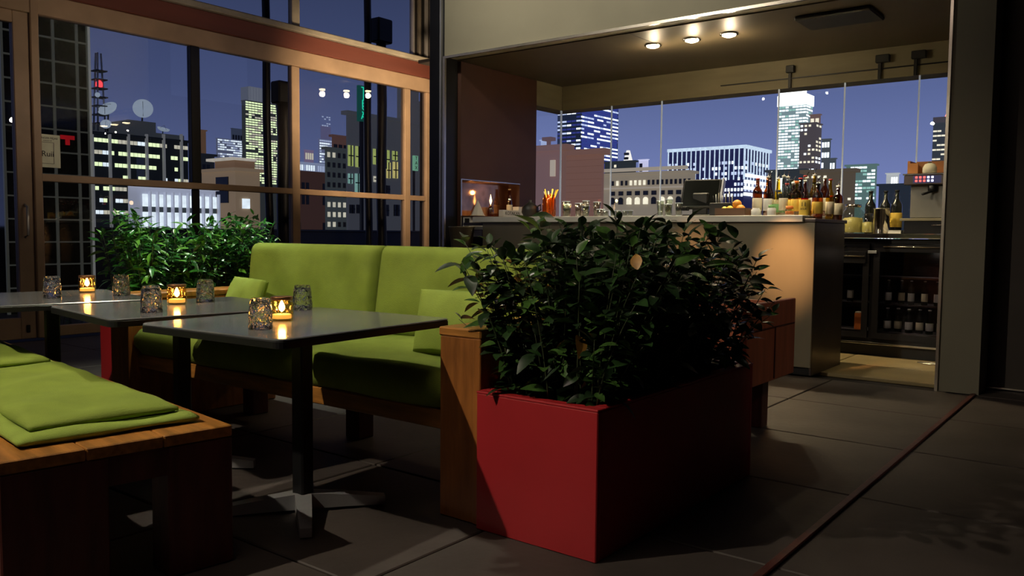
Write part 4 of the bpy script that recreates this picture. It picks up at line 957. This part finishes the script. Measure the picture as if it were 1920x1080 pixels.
# ---- city materials
def body(name, c, e=.25, rough=.9): return mat(name, c, rough, var=.12, scale=.12, emit=c, es=e)  # facade colour also emits, standing in for light on the walls
W1 = glow('window_warm_green', (.86, 1.0, .55), 2.1); W2 = glow('window_white', (.85, .95, 1.0), 1.9); W3 = glow('window_blue_white', (.62, .72, 1.0), 1.0)
W4 = glow('window_yellow', (1.0, .85, .30), .85); W5 = glow('window_pale_warm', (1.0, .93, .72), 1.0); WD = mat('window_dark', (.015, .018, .024), .3); WT = glow('window_teal', (.45, .85, .75), .7)
WB = glow('window_indigo', (.06, .08, .42), .55); WX_ = glow('bright_crown', (.93, 1.0, .98), 2.6)
def building(name, label, axis, D, p0, p1, ptop, m, depth=None, pside=None, rows=10, cols=8, lit=(), fill=(.7, .55), side_cols=None, top_row=None, zlow=None, seed=1, single=False, roof=True, skip=None, group=None, crown=None, part='window', piers=False, cat='building'):
    """block on the grid; front faces +x (axis x) or -y (axis y); the neighbouring face turns to the room as well"""
    rnd = random.Random(seed); pm = (p0 + p1) / 2
    if axis == 'x':
        a, b, tp = onx(p0, ptop, -D), onx(p1, ptop, -D), onx(pm, ptop, -D); u0, u1, zt = a.y, b.y, tp.z
        if pside is None: pside = p0 - max(2, .05 * (p1 - p0))
        q = ray(pside, ptop); s_ = (u0) / q.y; depth = abs(-D - (q.x * s_))
        depth = depth or (u1 - u0); X0, X1, Y0, Y1 = -D - depth, -D, u0, u1
    else:
        a, b, tp = ony(p0, ptop, D), ony(p1, ptop, D), ony(pm, ptop, D); u0, u1, zt = a.x, b.x, tp.z
        if pside is None: pside = p1 + max(2, .05 * (p1 - p0))
        q = ray(pside, ptop); s_ = (u1) / q.x; depth = abs(q.y * s_ - D)
        depth = depth or (u1 - u0); X0, X1, Y0, Y1 = u0, u1, D, D + depth
    t = thing(name, label, cat, ((X0 + X1) / 2, (Y0 + Y1) / 2, GZ), 0, group)
    obj('walls', MB().box(X0, Y0, GZ, X1, Y1, zt), m, t)
    H0 = zlow if zlow is not None else min(zt - 1, -6.0)
    pitch = (u1 - u0) / cols; ft = pitch * .04
    if roof:
        r_ = MB(); k = max(.2, (u1 - u0) * .012)
        r_.box(X0 - k, Y0 - k, zt, X1 + k, Y1 + k, zt + k); obj('roof_edge', r_, m, t)
    mats = [x[0] for x in lit]; ws = [x[1] for x in lit]
    rh = (zt - H0) / rows; acc = MB(); n_single = 0
    faces = [('f', cols)]
    if side_cols: faces.append(('s', side_cols))
    run = None
    for fc, nc in faces:
        if axis == 'x': L = (u1 - u0) if fc == 'f' else (X1 - X0)
        else: L = (u1 - u0) if fc == 'f' else (Y1 - Y0)
        cw_ = L / nc
        for r in range(rows):
            for c in range(nc):
                z1 = zt - rh * (r + .5 - fill[1] / 2); z0 = z1 - rh * fill[1]
                a0 = cw_ * (c + .5 - fill[0] / 2); a1 = a0 + cw_ * fill[0]
                if skip and skip(r, c, fc): continue
                if lit == (): continue
                if run is None or rnd.random() < .62: run = rnd.choices(range(len(mats)), ws)[0]
                k = run if top_row is None or r > 0 else top_row
                if mats[k] is None: continue
                e = max(.04, ft)
                if axis == 'x' and fc == 'f': bx = (X1, Y0 + a0, z0, X1 + e, Y0 + a1, z1)
                elif axis == 'x': bx = (X1 - a1, Y0 - e, z0, X1 - a0, Y0, z1)
                elif fc == 'f': bx = (X0 + a0, Y0 - e, z0, X0 + a1, Y0, z1)
                else: bx = (X1, Y0 + a0, z0, X1 + e, Y0 + a1, z1)
                if single: obj(part, MB().box(*bx), mats[k], t)
                else: acc.box(*bx, mi=k if mats[k] is not None else 0)
    if not single and lit and acc.v:
        mm = [x if x is not None else WD for x in mats]; fo = obj('windows', acc, mm, t); fo['kind'] = 'stuff'
    t['_b'] = [X0, X1, Y0, Y1, zt, rh]
    return t, (X0, X1, Y0, Y1, zt, rh)

# --- seen through the left windows
# black office block with ribbon windows and pale piers
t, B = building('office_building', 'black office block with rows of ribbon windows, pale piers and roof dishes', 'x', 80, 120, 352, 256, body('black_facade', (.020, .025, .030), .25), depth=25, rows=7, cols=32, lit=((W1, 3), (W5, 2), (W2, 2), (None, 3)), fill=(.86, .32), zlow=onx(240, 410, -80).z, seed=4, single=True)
for k, px in enumerate((172, 205, 240, 274, 306, 339)):
    p = onx(px, 300, -80); obj('pier', MB().box(-80, p.y - .10, GZ, -79.7, p.y + .10, onx(px, 252, -80).z), body('pale_pier', (.35, .35, .33), .5), t)
for (a, b, top, dd) in ((165, 250, 243, 6), (240, 292, 224, 10), (292, 345, 249, 5)):
    p, q = onx(a, top, -84), onx(b, top, -84); obj('plant_room', MB().box(-84 - dd, p.y, B[4], -84, q.y, p.z), body('roof_plant_room', (.10, .11, .115), .35), t)
def dish(label, px, py, rpx, X, tilt, turn, squash=1):
    c = onx(px, py, X); dep = (c - CAM).dot(CF); R = rpx * dep / FPX
    t = thing('satellite_dish', label, 'satellite dish', (c.x, c.y, B[4]), 0, 'satellite dishes on the office roof')
    mx = Matrix.Translation((0, 0, c.z - B[4])) @ Matrix.Rotation(turn, 4, 'Z') @ Matrix.Rotation(tilt, 4, 'Y')
    pr = [(max(.001, R * i / 8), R * .30 * (i / 8) ** 2) for i in range(9)]; pr += [(R * 1.02, R * .31), (R * 1.0, R * .27)] + [(max(.001, R * i / 8), R * .30 * (i / 8) ** 2 - .12) for i in range(7, -1, -1)]
    obj('reflector', MB().lathe(pr, n=28, mx=mx), 'dish', t, local=True)
    obj('feed_arm', MB().tube([tuple(mx @ Vector((R * .8, 0, R * .2))), tuple(mx @ Vector((0, 0, R * .85))), tuple(mx @ Vector((-R * .8, 0, R * .2)))], R * .025, 6), body('feed_arm_metal', (.10, .11, .12), .3), t, local=True)
    obj('mount', MB().tube([(-R * .1, 0, c.z - B[4] - R * .1), (-R * .5, 0, 0)], R * .09, 8), 'blackmetal', t, local=True)
    return t
dish('large tilted oval satellite dish on the office roof, left', 204, 207, 17.5, -86, radians(48), radians(-62))
dish('large round satellite dish facing the room on the office roof', 268, 205, 17.5, -90, radians(80), radians(-28))
dish('small round satellite dish below the oval one at the roof edge', 199, 234, 9.5, -82, radians(62), radians(-35))
dish('low pale dish lying at the right of the office roof', 306, 244, 11, -84, radians(20), radians(10))
dish('tiny round dish on the red-lit mast', 183, 178, 4.6, -86, radians(84), radians(-30))
c = onx(186, 155, -87)
t = thing('mast', 'thin antenna mast with a red warning light on the office roof', 'mast', (c.x, c.y, B[4]))
for dx, dy in ((-.5, -.5), (.5, -.5), (0, .6)):
    obj('mast_leg', MB().tube([(c.x + dx, c.y + dy, B[4]), (c.x + dx * .4, c.y + dy * .4, c.z + 3)], .10, 6), 'castmetal', t)
for k in range(9):
    z = B[4] + (c.z + 2 - B[4]) * k / 9; obj('mast_rung', MB().box(c.x - .6, c.y - .6, z, c.x + .6, c.y + .6, z + .12), 'blackmetal', t)
obj('warning_light', MB().lathe([(.15, 0), (.32, .15), (.32, .5), (.15, .7), (.001, .75)], c.x, c.y, 12, mx=Matrix.Translation((0, 0, c.z - .5))), glow('red_warning', (1, .05, .06), 3.2), t)
# white classical building with tall lit windows, lower right of the office block
def tall(r, c_, fc): return False
t, B2 = building('white_building', 'white building with tall bright windows, low in the left window', 'x', 45, 242, 404, 352, body('white_facade', (.42, .44, .52), .95), pside=240, rows=1, cols=1, lit=(), zlow=-8)
zA, zB_, zC, zD = (onx(300, y, -45).z for y in (365, 388, 398, 416))
for k in range(10):
    px = 267 + 14.3 * k
    p0, p1 = onx(px, 380, -45).y, onx(px + 9, 380, -45).y
    obj('tall_window', MB().box(-45, p0, zB_, -44.9, p1, zA), W2, t)
    obj('spandrel', MB().box(-45, p0, zC, -44.92, p1, zB_), body('grey_spandrel', (.10, .12, .12), .4), t)
    obj('tall_window', MB().box(-45, p0, zD - 2, -44.9, p1, zC), W2, t)
    obj('pilaster', MB().box(-45, p1 + .08, -12, -44.75, onx(px + 13, 380, -45).y, zA + .15), body('pilaster_stone', (.45, .47, .55), .9), t)
obj('cornice', MB().box(-45, B2[2], zA + .35, -44.6, B2[3], zA + .55), body('cornice_stone', (.5, .52, .6), 1.0), t)
t, B3 = building('beige_building', 'beige block with one square lit window, right of the white building', 'x', 44.5, 441, 487, 322, body('beige_facade', (.40, .28, .17), .62), pside=378, rows=1, cols=1, lit=(), zlow=-8)
p, q = onx(454, 391, -44.5), onx(467, 373, -44.5); obj('window', MB().box(-44.5, p.y, p.z, -44.4, q.y, q.z), W2, t)
px_ = B3[0] + (B3[1] - B3[0]) * .45; z0_ = onx(420, 385, -50).z; obj('window', MB().box(px_, B3[2] - .06, z0_, px_ + 1.3, B3[2], z0_ + 1.6), WD, t)
obj('roof_terrace', MB().box(B3[0] + 1, B3[2] + .3, B3[4], B3[1] - .5, B3[3], B3[4] + .7), body('roof_terrace_brown', (.28, .17, .10), .5), t)
obj('lit_cornice', MB().box(B3[0] + .5, B3[2], B3[4] + .7, B3[1] - .3, B3[3], B3[4] + .86), glow('lit_cornice', (1, .9, .75), .75), t)
building('low_tower', 'tan narrow tower behind the dark window mullion', 'x', 140, 366, 386, 245, body('tan_facade', (.24, .13, .07), .55), depth=3, rows=1, cols=1)
building('dark_house', 'dark roof with vents before the white tower', 'x', 70, 362, 402, 292, body('dark_roof_house', (.03, .035, .045), .4), depth=3, rows=4, cols=5, lit=((WD, 1), (None, 1)))
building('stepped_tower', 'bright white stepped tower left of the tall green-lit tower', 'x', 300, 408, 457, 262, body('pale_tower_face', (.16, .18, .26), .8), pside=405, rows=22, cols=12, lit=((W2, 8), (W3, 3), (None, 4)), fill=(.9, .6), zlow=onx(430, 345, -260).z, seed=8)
building('penthouse_tower', 'dark upper block of the white stepped tower', 'x', 312, 435, 455, 242, body('dark_tower_top', (.08, .10, .15), .6), depth=3, rows=3, cols=4, lit=((WD, 1), (None, 1)), zlow=10)
t, BT = building('skyscraper', 'tall tower of yellow-green lit windows seen behind the dark posts', 'x', 240, 460, 533, 194, body('tower_face', (.10, .11, .10), .35), pside=453, rows=34, cols=13, lit=((W1, 7), (W5, 3), (None, 2)), fill=(.86, .62), zlow=onx(490, 345, -240).z, seed=12)
p, q = onx(458, 163, -245), onx(530, 163, -245)
obj('plant_floor', MB().box(-247, p.y, BT[4], -243, q.y, p.z), body('grey_plant_floor', (.22, .24, .28), .55), t)
for k in range(14): y = p.y + (q.y - p.y) * (k + .5) / 14; obj('fin', MB().box(-243, y - .4, BT[4], -242.3, y + .4, p.z), body('fin_metal', (.30, .32, .36), .6), t)
# middle right pane
building('blue_white_tower', 'slim blue-white lit tower with a round crown, far away', 'x', 300, 599, 622, 262, body('bluewhite_face', (.18, .2, .32), .9), pside=597, rows=18, cols=6, lit=((W2, 6), (W3, 4), (None, 2)), fill=(.9, .6), zlow=onx(600, 350, -300).z, seed=5)
building('spire_tower', 'violet-grey tower top rising behind the blue-white tower', 'x', 340, 603, 620, 238, body('violet_face', (.20, .19, .34), .7), pside=601, rows=5, cols=4, lit=((W3, 1), (None, 2)), zlow=60)
building('pink_block', 'small pinkish lit block left of the blue-white tower', 'x', 320, 572, 588, 282, body('pink_face', (.30, .22, .34), .8), depth=5, rows=8, cols=4, lit=((W5, 2), (W3, 1), (None, 1)), zlow=-5)
building('white_low_block', 'low bright white block at the horizon in the middle pane', 'x', 280, 560, 612, 306, body('white_low_face', (.35, .4, .55), .9), depth=5, rows=10, cols=12, lit=((W2, 4), (W3, 2), (None, 2)), zlow=-12, seed=3)
building('brown_roof_block', 'brown brick roof block at the foot of the middle pane', 'x', 60, 556, 611, 326, body('brown_roof', (.10, .05, .04), .5), depth=3, rows=4, cols=7, lit=((WD, 1), (None, 2)), zlow=-8)
building('grey_house', 'grey-green house with small windows right of the white blocks', 'x', 52, 611, 650, 282, body('greygreen_face', (.085, .10, .10), .55), depth=2, rows=8, cols=4, lit=((WD, 5), (W5, 1)), fill=(.5, .5), zlow=onx(630, 430, -52).z, seed=2, single=True)
building('brick_house', 'small reddish house with a dark attic behind the grey-green one', 'x', 62, 624, 652, 258, body('reddish_face', (.20, .10, .08), .5), depth=2, rows=6, cols=3, lit=((WD, 1), (None, 1)), zlow=-8)
t, B5 = building('grey_building', 'grey building with yellow-green lit windows behind the dark posts', 'x', 36, 652, 800, 226, body('grey_facade', (.095, .10, .115), .62), pside=649, rows=1, cols=1, lit=(), zlow=-8)
def gw(x0, y0, x1, y1, m, nm='window'):
    p, q = onx(x0, y1, -36), onx(x1, y0, -36)
    f_ = obj(nm, MB().box(-36, p.y, p.z, -35.93, q.y, q.z), m, t)
    bars = MB(); ym = (p.y + q.y) / 2; zm = (p.z + q.z) / 2
    bars.box(-35.93, ym - .03, p.z, -35.90, ym + .03, q.z); bars.box(-35.93, p.y, zm - .03, -35.90, ym - .031, zm + .03); bars.box(-35.93, ym + .031, zm - .03, -35.90, q.y, zm + .03)
    obj('glazing_bars', bars, 'blackmetal', f_)
WG = glow('window_olive', (.72, .85, .25), .75)
for (x0, y0, x1, y1, m) in [(652, 273, 661, 311, WG), (666, 275, 676, 313, WG), (699, 280, 709, 308, WG), (716, 282, 729, 316, WG), (724, 305, 731, 334, W4), (736, 304, 745, 334, W4), (735, 284, 744, 300, WG),
                             (652, 326, 660, 344, WT), (665, 326, 675, 360, WT), (700, 331, 709, 341, W5), (716, 348, 730, 362, WD), (655, 384, 664, 400, WD), (668, 384, 678, 400, WD), (716, 384, 728, 405, WD), (738, 384, 748, 405, WD)]:
    gw(x0, y0, x1, y1, m)
for k, (x, y) in enumerate([(712, 170), (745, 195)]):
    p, q = onx(x, y, -38), onx(x + 32, y, -38); obj('roof_block', MB().box(-36.5, p.y, B5[4], -36.1, q.y, p.z), body('roof_block_grey', (.10, .105, .12), .6), t)
# green neon sign, letters stacked
c = onx(684, 195, -34)
t = thing('neon_sign', 'green vertical lit sign of stacked letters above the grey building', 'sign', (c.x, c.y, GZ))
NG = glow('green_neon', (.02, .85, .50), 1.5)
top_, bot_ = onx(684, 164, -34).z, onx(684, 224, -34).z
obj('sign_board', MB().box(-34.3, c.y - .30, bot_ - .1, -34.12, c.y + .30, top_ + .1), body('teal_board', (.01, .12, .09), .6), t)
obj('sign_post', MB().box(-34.35, c.y - .08, GZ, -34.2, c.y + .08, bot_), 'blackmetal', t)
for k, chh in enumerate('TIESA'):
    z = top_ - (top_ - bot_) * (k + .5) / 5
    text('letter', chh, .52, NG, (-34.10, c.y, z), RX, t, ext=.01)
c = onx(780, 306, -30)
t = thing('neon_sign', 'small pale green lit sign in the narrow right window pane', 'sign', (c.x, c.y, GZ))
obj('sign_board', MB().box(-30.1, c.y - .16, c.z - .38, -30, c.y + .16, c.z + .38), glow('pale_green_sign', (.40, .95, .62), .55), t)
for k, chh in enumerate('TAX'): text('letter', chh, .24, 'ink', (-29.98, c.y, c.z + .24 - .24 * k), RX, t, ext=.004)
obj('bracket', MB().box(-30.2, c.y - .04, GZ, -30.1, c.y + .04, c.z + .3), 'blackmetal', t)

# --- seen through the bar windows (fronts face the room along y)
t, BG = building('blue_tower', 'tall blue-lit office tower left of the bar windows', 'y', 210, 1046, 1090, 180, body('blue_tower_dark', (.02, .03, .06), .5), pside=1160, rows=20, cols=5, side_cols=12, lit=((W2, 5), (W3, 4), (WB, 5), (None, 1)), fill=(.88, .42), zlow=ony(1100, 325, 210).z, seed=21)
obj('indigo_glass', MB().box(BG[1], BG[2] + .5, ony(1100, 330, 210).z, BG[1] + .02, BG[3] - .5, BG[4]), glow('indigo_wash', (.045, .07, .33), .75), t)
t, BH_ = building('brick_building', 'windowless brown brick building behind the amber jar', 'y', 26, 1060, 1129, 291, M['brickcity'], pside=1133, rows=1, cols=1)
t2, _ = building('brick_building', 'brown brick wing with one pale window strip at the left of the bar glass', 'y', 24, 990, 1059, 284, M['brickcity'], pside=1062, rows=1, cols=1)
p, q = ony(1033, 331, 24), ony(1042, 300, 24); obj('window', MB().box(p.x, 23.93, p.z, q.x, 24, q.z), body('pale_strip', (.5, .42, .30), .7), t2)
for k in range(9):
    z = ony(1100, 300 + 12 * k, 26).z; obj('brick_course', MB().box(BH_[0], 25.985, z, BH_[1], 26, z + .015), body('course_line', (.24, .13, .10), .4), t)
building('white_chimneys', 'small blue-white lit structures above the brick wing', 'y', 120, 1014, 1024, 264, body('bluewhite_stack', (.35, .42, .6), .9), depth=4, rows=1, cols=1)
building('brown_chimney', 'brown chimney above the brick wing', 'y', 40, 1025, 1031, 264, body('brown_stack', (.18, .10, .09), .5), depth=1, rows=1, cols=1)
# low classical block
t, BC = building('classical_block', 'long beige low-rise block with arched lit windows behind the bar glasses', 'y', 60, 1128, 1290, 327, body('beige_classical', (.30, .25, .18), .62), pside=1304, rows=1, cols=1)
cz = [ony(1200, y, 60).z for y in (338, 347, 372, 383, 392)]
obj('cornice', MB().box(BC[0], 59.6, cz[0] + .75, BC[1], 60, cz[0] + 1.0), body('beige_cornice', (.42, .36, .27), .7), t)
obj('string_course', MB().box(BC[0], 59.7, ony(1200, 354, 60).z, BC[1], 60, ony(1200, 351, 60).z), body('beige_cornice2', (.40, .34, .26), .7), t)
for k in range(18):
    x0 = ony(1148 + 8.4 * k, 340, 60).x; litw = k in (1, 4, 5, 6, 7)
    obj('attic_window', MB().box(x0, 59.9, cz[1], x0 + .18, 60, cz[0]), W5 if litw else WD, t)
for k in range(10):
    x0 = ony(1145 + 15.4 * k, 375, 60).x; wm = W5 if k in (2, 3, 4, 6, 7) else WD
    a_ = MB(); wd = .42; zb, zc = cz[3], cz[2]
    vs = [(x0, 59.88, zb), (x0 + wd, 59.88, zb)] + [(x0 + wd / 2 + wd / 2 * cos(i * pi / 8), 59.88, zc - .1 + wd / 2 * sin(i * pi / 8)) for i in range(9)]
    n = len(vs); vs += [(a, 60.0, c__) for a, b, c__ in vs]
    a_.add(vs, [tuple(range(n)), tuple(range(2 * n - 1, n - 1, -1))] + [(i, n + i, n + (i + 1) % n, (i + 1) % n) for i in range(n)])
    obj('arched_window', a_, wm, t)
    obj('window', MB().box(x0, 59.9, ony(1200, 366, 60).z, x0 + wd, 60, ony(1200, 358, 60).z), WD, t)
building('dark_block', 'dark flat-roofed block between the blue tower and the white spire', 'y', 90, 1134, 1190, 305, body('dark_block_face', (.035, .045, .05), .5), depth=14, rows=2, cols=7, lit=((W5, 2), (W2, 1), (None, 3)), fill=(.5, .4), zlow=ony(1160, 330, 90).z, seed=6)
# small white spire
c = ony(1178, 282, 300); w0 = ony(1171, 313, 300); w1 = ony(1186, 313, 300)
t = thing('spire', 'small floodlit white pyramid spire on the horizon', 'tower', (c.x, 300, GZ))
hw = (w1.x - w0.x) / 2; WS = glow('floodlit_stone', (1, .97, .92), 1.0)
obj('shaft', MB().box(c.x - hw, 300 - hw, GZ, c.x + hw, 300 + hw, w0.z), WS, t)
obj('pyramid', MB().add([(c.x - hw, 300 - hw, w0.z), (c.x + hw, 300 - hw, w0.z), (c.x + hw, 300 + hw, w0.z), (c.x - hw, 300 + hw, w0.z), (c.x - hw * .28, 300 - hw * .28, c.z), (c.x + hw * .28, 300 - hw * .28, c.z), (c.x + hw * .28, 300 + hw * .28, c.z), (c.x - hw * .28, 300 + hw * .28, c.z)], [(0, 1, 5, 4), (1, 2, 6, 5), (2, 3, 7, 6), (3, 0, 4, 7), (4, 5, 6, 7)]), WS, t)
for k in range(3): z = w0.z + (c.z - w0.z) * (.15 + .27 * k); obj('dormer', MB().box(c.x - .9, 300 - hw, z, c.x + .9, 300 - hw * .4, z + 1.0), WD, t)
building('white_block', 'small white floodlit block right of the spire', 'y', 200, 1198, 1214, 300, body('white_block_face', (.55, .55, .72), 1.0), depth=8, rows=4, cols=2, lit=((WD, 1), (None, 3)), zlow=5, seed=3)
building('far_roof_line', 'thin blue-white lit roof at the horizon', 'y', 260, 1214, 1243, 324, glow('far_lit_roof', (.55, .75, 1.0), .9), depth=10, rows=1, cols=1)
# wide glass block
t, BW_ = building('glass_block', 'wide glass office block outlined in pale light behind the touch screen', 'y', 130, 1254, 1396, 282, body('indigo_block', (.02, .022, .085), .5), pside=1441, rows=9, cols=24, side_cols=7, lit=((W2, 5), (W3, 3), (None, 6)), fill=(.6, .55), zlow=ony(1320, 372, 130).z, seed=17, skip=lambda r, c_, f_: r < 2)
FL = glow('facade_light', (.66, .82, 1.0), .95)
z0w, z1w = ony(1320, 305, 130).z, BW_[4]
for k in range(17):
    x = BW_[0] + (BW_[1] - BW_[0]) * k / 16; obj('fin', MB().box(x - .06, 129.8, z0w - 3, x + .06, 130, z1w), FL, t)
for k in range(9):
    y = BW_[2] + (BW_[3] - BW_[2]) * k / 8; obj('fin', MB().box(BW_[1], y - .06, z0w - 3, BW_[1] + .2, y + .06, z1w), FL, t)
obj('roof_light_line', MB().box(BW_[0], 129.4, z1w, BW_[1] + .5, 130, z1w + .5).box(BW_[1], 130, z1w, BW_[1] + .6, BW_[3], z1w + .5), FL, t)
for k in range(4): z = ony(1420, 330 + 12 * k, 130).z; obj('ledge', MB().box(BW_[1], BW_[2], z, BW_[1] + .4, BW_[3], z + .5), W2, t)
# bright tower with crown
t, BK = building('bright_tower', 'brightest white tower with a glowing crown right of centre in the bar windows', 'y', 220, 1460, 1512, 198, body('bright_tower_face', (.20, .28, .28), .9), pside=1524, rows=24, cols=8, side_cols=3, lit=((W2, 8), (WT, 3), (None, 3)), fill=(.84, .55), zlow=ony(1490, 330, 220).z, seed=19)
zc0, zc1 = BK[4], ony(1490, 178, 220).z
obj('crown', MB().box(BK[0] - .3, BK[2] - .3, zc0, BK[1] + .3, BK[3], zc1), WX_, t)
n = 11
for k in range(n):
    x = BK[0] + (BK[1] - BK[0]) * (k + .15) / n; obj('crown_fin', MB().box(x, BK[2] - .3, zc1, x + .45, BK[2] + .3, ony(1490, 163, 220).z - (.0 if 1 < k < n - 1 else 1.0)), WX_, t)
building('brown_tower', 'slim brown tower with scattered lit windows before the bright tower', 'y', 170, 1500, 1530, 232, body('brown_tower_face', (.12, .10, .10), .5), pside=1541, rows=13, cols=4, side_cols=2, lit=((W5, 2), (W2, 2), (None, 4)), fill=(.6, .5), zlow=ony(1515, 330, 170).z, seed=41)
building('penthouse_tower', 'lit top storey of the slim brown tower', 'y', 176, 1519, 1537, 216, body('brown_tower_crown', (.20, .13, .11), .6), depth=6, rows=2, cols=2, lit=((W5, 1), (None, 1)), zlow=20)
building('stepped_block', 'lower lit block right of the brown tower', 'y', 180, 1541, 1556, 262, body('stepped_face', (.10, .12, .13), .5), depth=8, rows=9, cols=3, lit=((W2, 3), (None, 2)), fill=(.75, .5), zlow=2, seed=9)
building('stepped_block', 'lowest lit block at the foot of the brown tower', 'y', 185, 1555, 1566, 298, body('stepped_face2', (.10, .12, .13), .5), depth=8, rows=4, cols=2, lit=((W2, 2), (None, 2)), zlow=2)
building('dark_low_block', 'dark low block behind the spirit bottles', 'y', 70, 1440, 1508, 322, body('dark_low_face', (.045, .055, .062), .5), depth=10, rows=4, cols=7, lit=((W2, 1), (None, 5)), zlow=-3, seed=4)
building('brown_low_block', 'low olive-brown house behind the glass joint', 'y', 48, 1508, 1600, 324, body('olive_low_face', (.13, .10, .065), .55), depth=10, rows=5, cols=8, lit=((W5, 1), (None, 5)), fill=(.45, .3), zlow=ony(1550, 395, 48).z, seed=14)
building('teal_block', 'squat green-white lit office block right of the tower', 'y', 110, 1587, 1642, 311, body('teal_face', (.12, .20, .18), .7), depth=14, rows=10, cols=7, lit=((W2, 5), (WT, 4), (None, 3)), fill=(.85, .55), zlow=ony(1615, 375, 110).z, seed=22)
building('far_white_block', 'blurred white block on the horizon right of the teal block', 'y', 180, 1662, 1684, 326, body('far_white_face', (.50, .52, .50), .8), depth=12, rows=6, cols=5, lit=((W2, 2), (None, 4)), zlow=-4, seed=2)
building('dark_far_block', 'dark block with few lights behind the wine bottles', 'y', 90, 1648, 1706, 348, body('dark_far_face', (.03, .04, .055), .5), depth=12, rows=6, cols=9, lit=((W2, 2), (WT, 1), (None, 6)), zlow=-6, seed=33)
t, BR = building('right_tower', 'dark tower with warm lit floors and red roof light by the pillar', 'y', 150, 1750, 1790, 232, body('right_tower_face', (.06, .07, .08), .5), depth=14, rows=10, cols=5, lit=((W5, 3), (None, 3)), fill=(.9, .35), zlow=ony(1765, 320, 150).z, seed=27)
p = ony(1765, 216, 150)
obj('roof_room', MB().box(p.x - 1.6, 152, BR[4], p.x + 1.6, 158, p.z), body('right_roof_room', (.08, .07, .08), .6), t)
obj('warning_light', MB().lathe([(.25, 0), (.45, .3), (.25, .8), (.001, .9)], p.x, 155, 10, mx=Matrix.Translation((0, 0, p.z))), glow('red_beacon', (1, .25, .2), 2.5), t)
for o_ in bpy.data.objects:
    if '_b' in o_: del o_['_b']
